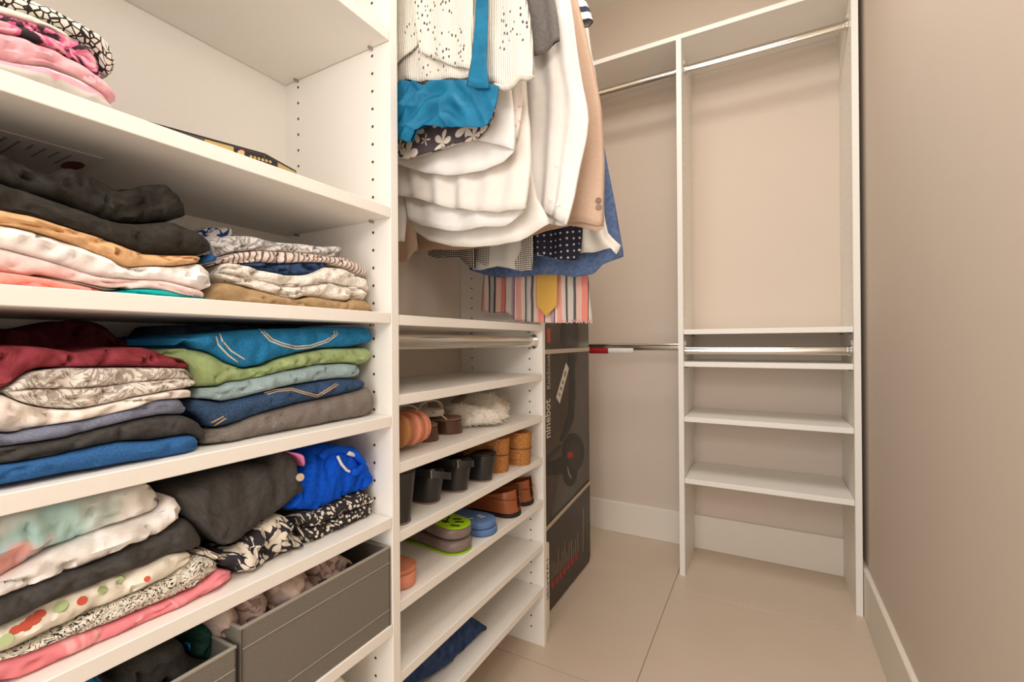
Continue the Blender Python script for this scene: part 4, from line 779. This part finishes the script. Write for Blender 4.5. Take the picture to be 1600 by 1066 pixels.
# ================================================================ flat book box and shelf sticker
MAT['book_dark'] = plain('dark_grey_card', '#55504a', .5, .3, .05); MAT['gold'] = plain('gold_print', '#c7a86a', .4, .4, .08, 40); MAT['book_black'] = plain('black_card', '#2d2724', .5, .3); MAT['peach'] = plain('peach_print', '#e2b08a', .5, .3)
z = ZS[1]; zt = 1.176; A, B_ = hz(232, 190, zt), hz(463, 267, zt); Mk = hz(390, 233.5, zt)
bk = thing('book_box', (-.72, .38, z), 'thin dark and gold book box lying flat on the upper shelf', 'box')
dr = (Mk-A).normalized(); dr.z = 0; A2 = A-dr*.08; B2 = Vector((Mk.x, Mk.y, zt))+dr*.02; nb = Vector((-dr.y, dr.x, 0))
def slabp(name, P, z0, z1, mat): return MB().loft([[Vector((p.x, p.y, zz)) for p in P] for zz in (z0, z1)]).build(name, mat, bk)
BL = A2+nb*.15; BR = B_+nb*.12
slabp('cover', [A2, B2, B_, BR, BL], z+.0003, zt-.0012, 'book_dark'); slabp('cover_edge', [A2-nb*.001, B2-nb*.001, B_, BR, BL], zt-.0012, zt, 'book_black')
def face(name, P, Q2, a, b, z0, z1, mat, l=.0005):
    d = Q2-P; n = Vector((d.y, -d.x, 0)).normalized()*l; p, q2 = P+d*a+n, P+d*b+n
    return MB().add([(p.x, p.y, z0), (q2.x, q2.y, z0), (q2.x, q2.y, z1), (p.x, p.y, z1)], [[0, 1, 2, 3]]).build(name, mat, bk)
fp = lambda u: (hz(u, 211+(u-321)*.32, zt)-A2).dot(dr)/(B2-A2).length
face('printed_panel', A2, B2, fp(322), fp(366), z+.004, zt-.003, 'gold'); face('printed_panel', A2, B2, fp(367), .995, z+.004, zt-.003, 'book_black')
face('printed_panel', B2, B_, .02, .35, z+.004, zt-.003, 'book_black'); face('printed_panel', B2, B_, .38, .97, z+.004, zt-.003, 'gold')
for k in range(2):
    for i in range(6):
        p = A2+(B2-A2)*(fp(392)+i*.024)-nb*.0006; MB().tube([(p.x, p.y, z+.019+k*.007), (p.x+.0006, p.y, z+.019+k*.007)], .0021, 8).build('printed_dot', 'gold', bk)
p = A2+(B2-A2)*fp(379)-nb*.0006; MB().tube([(p.x, p.y, z+.025), (p.x+.0006, p.y, z+.025)], .007, 16).build('printed_disc', 'peach', bk)
MAT['paper'] = plain('white_paper', '#efeae4', .7, .2, .02); MAT['ink'] = plain('grey_ink', '#b0a89f', .8, .1); MAT['dark_red'] = plain('dark_red_print', '#7d2a30', .6, .2)
zs = SZ[1]-.0006; lb = thing('paper_label', (-.74, .1, zs-.0004), 'white paper label with grey text and red oval under the shelf', 'label')
sh_ = bx('sheet', (-.84, -.06, zs-.0003), (-.683, .241, zs), 'paper', lb)
rr = random.Random(5)
for i in range(15):
    y = .07+i*.0105; L0 = rr.uniform(.02, .075)
    bx('text_line', (-.70-L0, y, zs-.0005), (-.70, y+.0022, zs-.0003), 'ink', sh_)
MB().loft([[Vector((-.742+.022*math.cos(a), .232+.009*math.sin(a), zs-.0003-d)) for a in [k*math.pi/10 for k in range(20)]] for d in (0, .0003)]).build('printed_oval', 'dark_red', sh_)
# ================================================================ scooter carton
t = NT('carton_print', .38, .45); v = t.vec(False); n = t.noise(v, 5, 2); MAT['carton'] = t.out(t.ramp(n.outputs[0], [(.35, '#3f352b'), (.65, '#53483a')]))
MAT['carton_dark'] = plain('carton_lower_print', '#3d3229', .4, .4, .06, 20); MAT['pic'] = plain('scooter_print', '#1e1916', .4, .4, .1, 60); MAT['pic2'] = plain('scooter_print_grey', '#332b26', .4, .4, .1, 60)
MAT['print_white'] = plain('white_print', '#d9d0c2', .5, .3); MAT['print_grey'] = plain('grey_print', '#8f8271', .5, .3); MAT['print_red'] = plain('red_print', '#b23527', .5, .3); MAT['print_orange'] = plain('orange_print', '#c05a35', .5, .3); MAT['strap_w'] = plain('pale_plastic_strap', '#c9b9a3', .45, .4)
bX0, bX, bY0, bY1, bZ = -.862, -.635, 1.262, 1.803, 1.16
sb = thing('scooter_carton', ((bX+bX0)/2, (bY0+bY1)/2, 0), 'tall dark printed scooter carton with pale straps beside the shoe shelves', 'box')
def rrect(y0, y1, z0, z1, r, n=6):
    p = []
    for cy, cz, a0 in ((y1-r, z0+r, -90), (y1-r, z1-r, 0), (y0+r, z1-r, 90), (y0+r, z0+r, 180)):
        for k in range(n+1): a = math.radians(a0+90*k/n); p.append((cy+r*math.cos(a), cz+r*math.sin(a)))
    return p
pr = rrect(bY0, bY1, .0005, bZ, .022)
MB().loft([[Vector((x, y+(0 if i == 0 else 0), zz)) for y, zz in rrect(bY0+i, bY1-i, .0005+i, bZ-i, .022)] for x, i in ((bX0, .004), (bX0+.004, 0), (bX-.004, 0), (bX, .004))]).build('carton_body', 'carton', sb, True, 40)
def decal(name, px, mat, lift=.0006, parent=sb):
    P = [hx(u, v, bX+lift) for u, v in px]
    P = [Vector((bX+lift, min(max(p.y, bY0+.002), bY1-.002), max(p.z, .004))) for p in P]
    n = len(P); return MB().add(P+[p-Vector((.0004, 0, 0)) for p in P], [list(range(n)), list(range(2*n-1, n-1, -1))]+[[i, (i+1) % n, n+(i+1) % n, n+i] for i in range(n)]).build(name, mat, parent)
z3 = lambda y: .2857+(y-1.3662)*.09
MB().add([(bX+.0005, bY0+.004, .005), (bX+.0005, bY1-.02, .005), (bX+.0005, bY1-.003, .025), (bX+.0005, bY1-.003, z3(bY1)), (bX+.0005, bY0+.004, z3(bY0))], [[0, 1, 2, 3, 4]]).build('lower_print', 'carton_dark', sb)
for name, f in (('strap', lambda y: .8675+(y-1.3656)*.004), ('strap', z3)):
    a, b = bY0-.0006, bY1+.0008; m = MB(); w = .0075
    pts = [(bX0-.0008, a), (bX+.0012, a), (bX+.0012, b), (bX0-.0008, b)]
    vs = []
    for x, y in pts: vs += [(x, y, f(y)-w), (x, y, f(y)+w)]
    for x, y in pts: vs += [(x*.9985, y+(.0004 if y < 1.5 else -.0004), f(y)-w), (x*.9985, y+(.0004 if y < 1.5 else -.0004), f(y)+w)]
    fs = [[2*i, 2*i+2, 2*i+3, 2*i+1] for i in range(3)]+[[8+2*i, 8+2*i+1, 8+2*i+3, 8+2*i+2] for i in range(3)]
    m.add(vs, fs).build(name, 'strap_w', sb)
def el(cu, cv, a, b, n=28, t0=0, rot=0): return [(cu+a*math.cos(2*math.pi*k/n), cv+b*math.sin(2*math.pi*k/n)) for k in range(n)]
decal('printed_picture', [(889,553), (897,553), (898,620), (897,655), (888,676), (878,690), (874,688), (882,668), (889,645), (890,600)], 'pic', .0008)
decal('printed_picture', [(895,590), (899,592), (899,625), (896,626)], 'pic', .0009)
decal('printed_picture', el(896, 707, 17, 30), 'pic', .0009); decal('printed_picture', el(891, 736, 11, 24), 'pic', .0008)
decal('printed_picture', el(897, 712, 10, 21), 'pic2', .0011)
decal('printed_picture', [(853,722), (868,720), (884,710), (886,738), (872,742), (853,743)], 'pic', .0010)
decal('printed_picture', [(853,717), (876,695), (878,698), (854,722)], 'pic2', .0012)
decal('printed_picture', el(890, 520, 14, 26), 'pic', .0008); decal('printed_picture', el(890, 516, 8, 22), 'pic2', .0010)
decal('printed_mark', [(886,708), (895,706), (896,714), (887,717)], 'print_red', .0014)
decal('printed_mark', [(886,730), (887,729), (891,742), (894,747), (892,748), (888,742)], 'print_grey', .0014)
decal('printed_mark', [(854,514), (860,513), (860,535), (855,536)], 'print_orange', .0010)
Tm = lambda u, v: Matrix(((0, 0, 1, bX+.0012), (0, -1, 0, hx(u, v, bX).y), (1, 0, 0, hx(u, v, bX).z), (0, 0, 0, 1)))
text('ninebot', .064, Tm(859.5, 684), 'print_white', sb, bold=.001, sx=.66)
text('KickScooter', .038, Tm(859.2, 608), 'print_white', sb, sx=.72)
slb = decal('shipping_label', [(884.5,567), (889,576), (874.5,631), (869,621)], 'print_white', .0010)
for a, b in ((.15, .3), (.42, .5), (.6, .68), (.78, .84)): decal('label_text', [(884.5-15.5*a+1.2, 567+54*a+4), (889-14.5*a-1.6, 576+55*a-2), (889-14.5*b-1.6, 576+55*b-2), (884.5-15.5*b+1.2, 567+54*b+4)], 'print_grey', .0015, slb)
rr = random.Random(9)
for i in range(13):
    u = 862+i*3.35; v1 = 905-(i*3.35)*1.02; v0 = v1-rr.uniform(14, 40)
    decal('printed_text', [(u, v0), (u+.9, v0-.4), (u+.9, v1), (u, v1+.4)], 'print_grey', .0010)
decal('printed_text', [(911,793), (912.2,793), (911.5,862), (910.4,862)], 'print_grey', .0010)
for i in range(7):
    u = 861.5+i*6; v = 921-i*7.2
    decal('printed_bar', [(u, v-9), (u+4.2, v-14), (u+4.6, v-5), (u+.6, v)], 'print_red', .0012)
tg = thing('foam_strip', (-.6, 1.28, .03), 'pale foam strip with lettering standing at the carton edge', 'packaging')
yA, yB = 1.2525, hx(858.2, 890, -.60).y
MB().loft([[Vector((x, y, zz)) for y, zz in rrect(yA, yB, .0005, .275, .012)] for x in (-.628, -.600)]).build('foam_body', 'trim', tg, True, 40)
for i in range(1):
    Mq = Matrix(((0, 0, 1, -.5994), (0, -1, 0, yB-.006), (1, 0, 0, .095), (0, 0, 0, 1))); text('SEGWAY', .034, Mq, 'pic2', tg)
# plastic end sleeve with red tape on the rod beside the carton
_y = 1.922
MB().tube([hy(921, 547, _y), hy(950, 547, _y)], .0156, 18, True, .56).build('red_sleeve', 'redtape', lr, True, 50)
MB().tube([hy(951, 547, _y), hy(990, 547, _y)], .0153, 18, True, .54).build('paper_sleeve', 'whitetag', lr, True, 50)
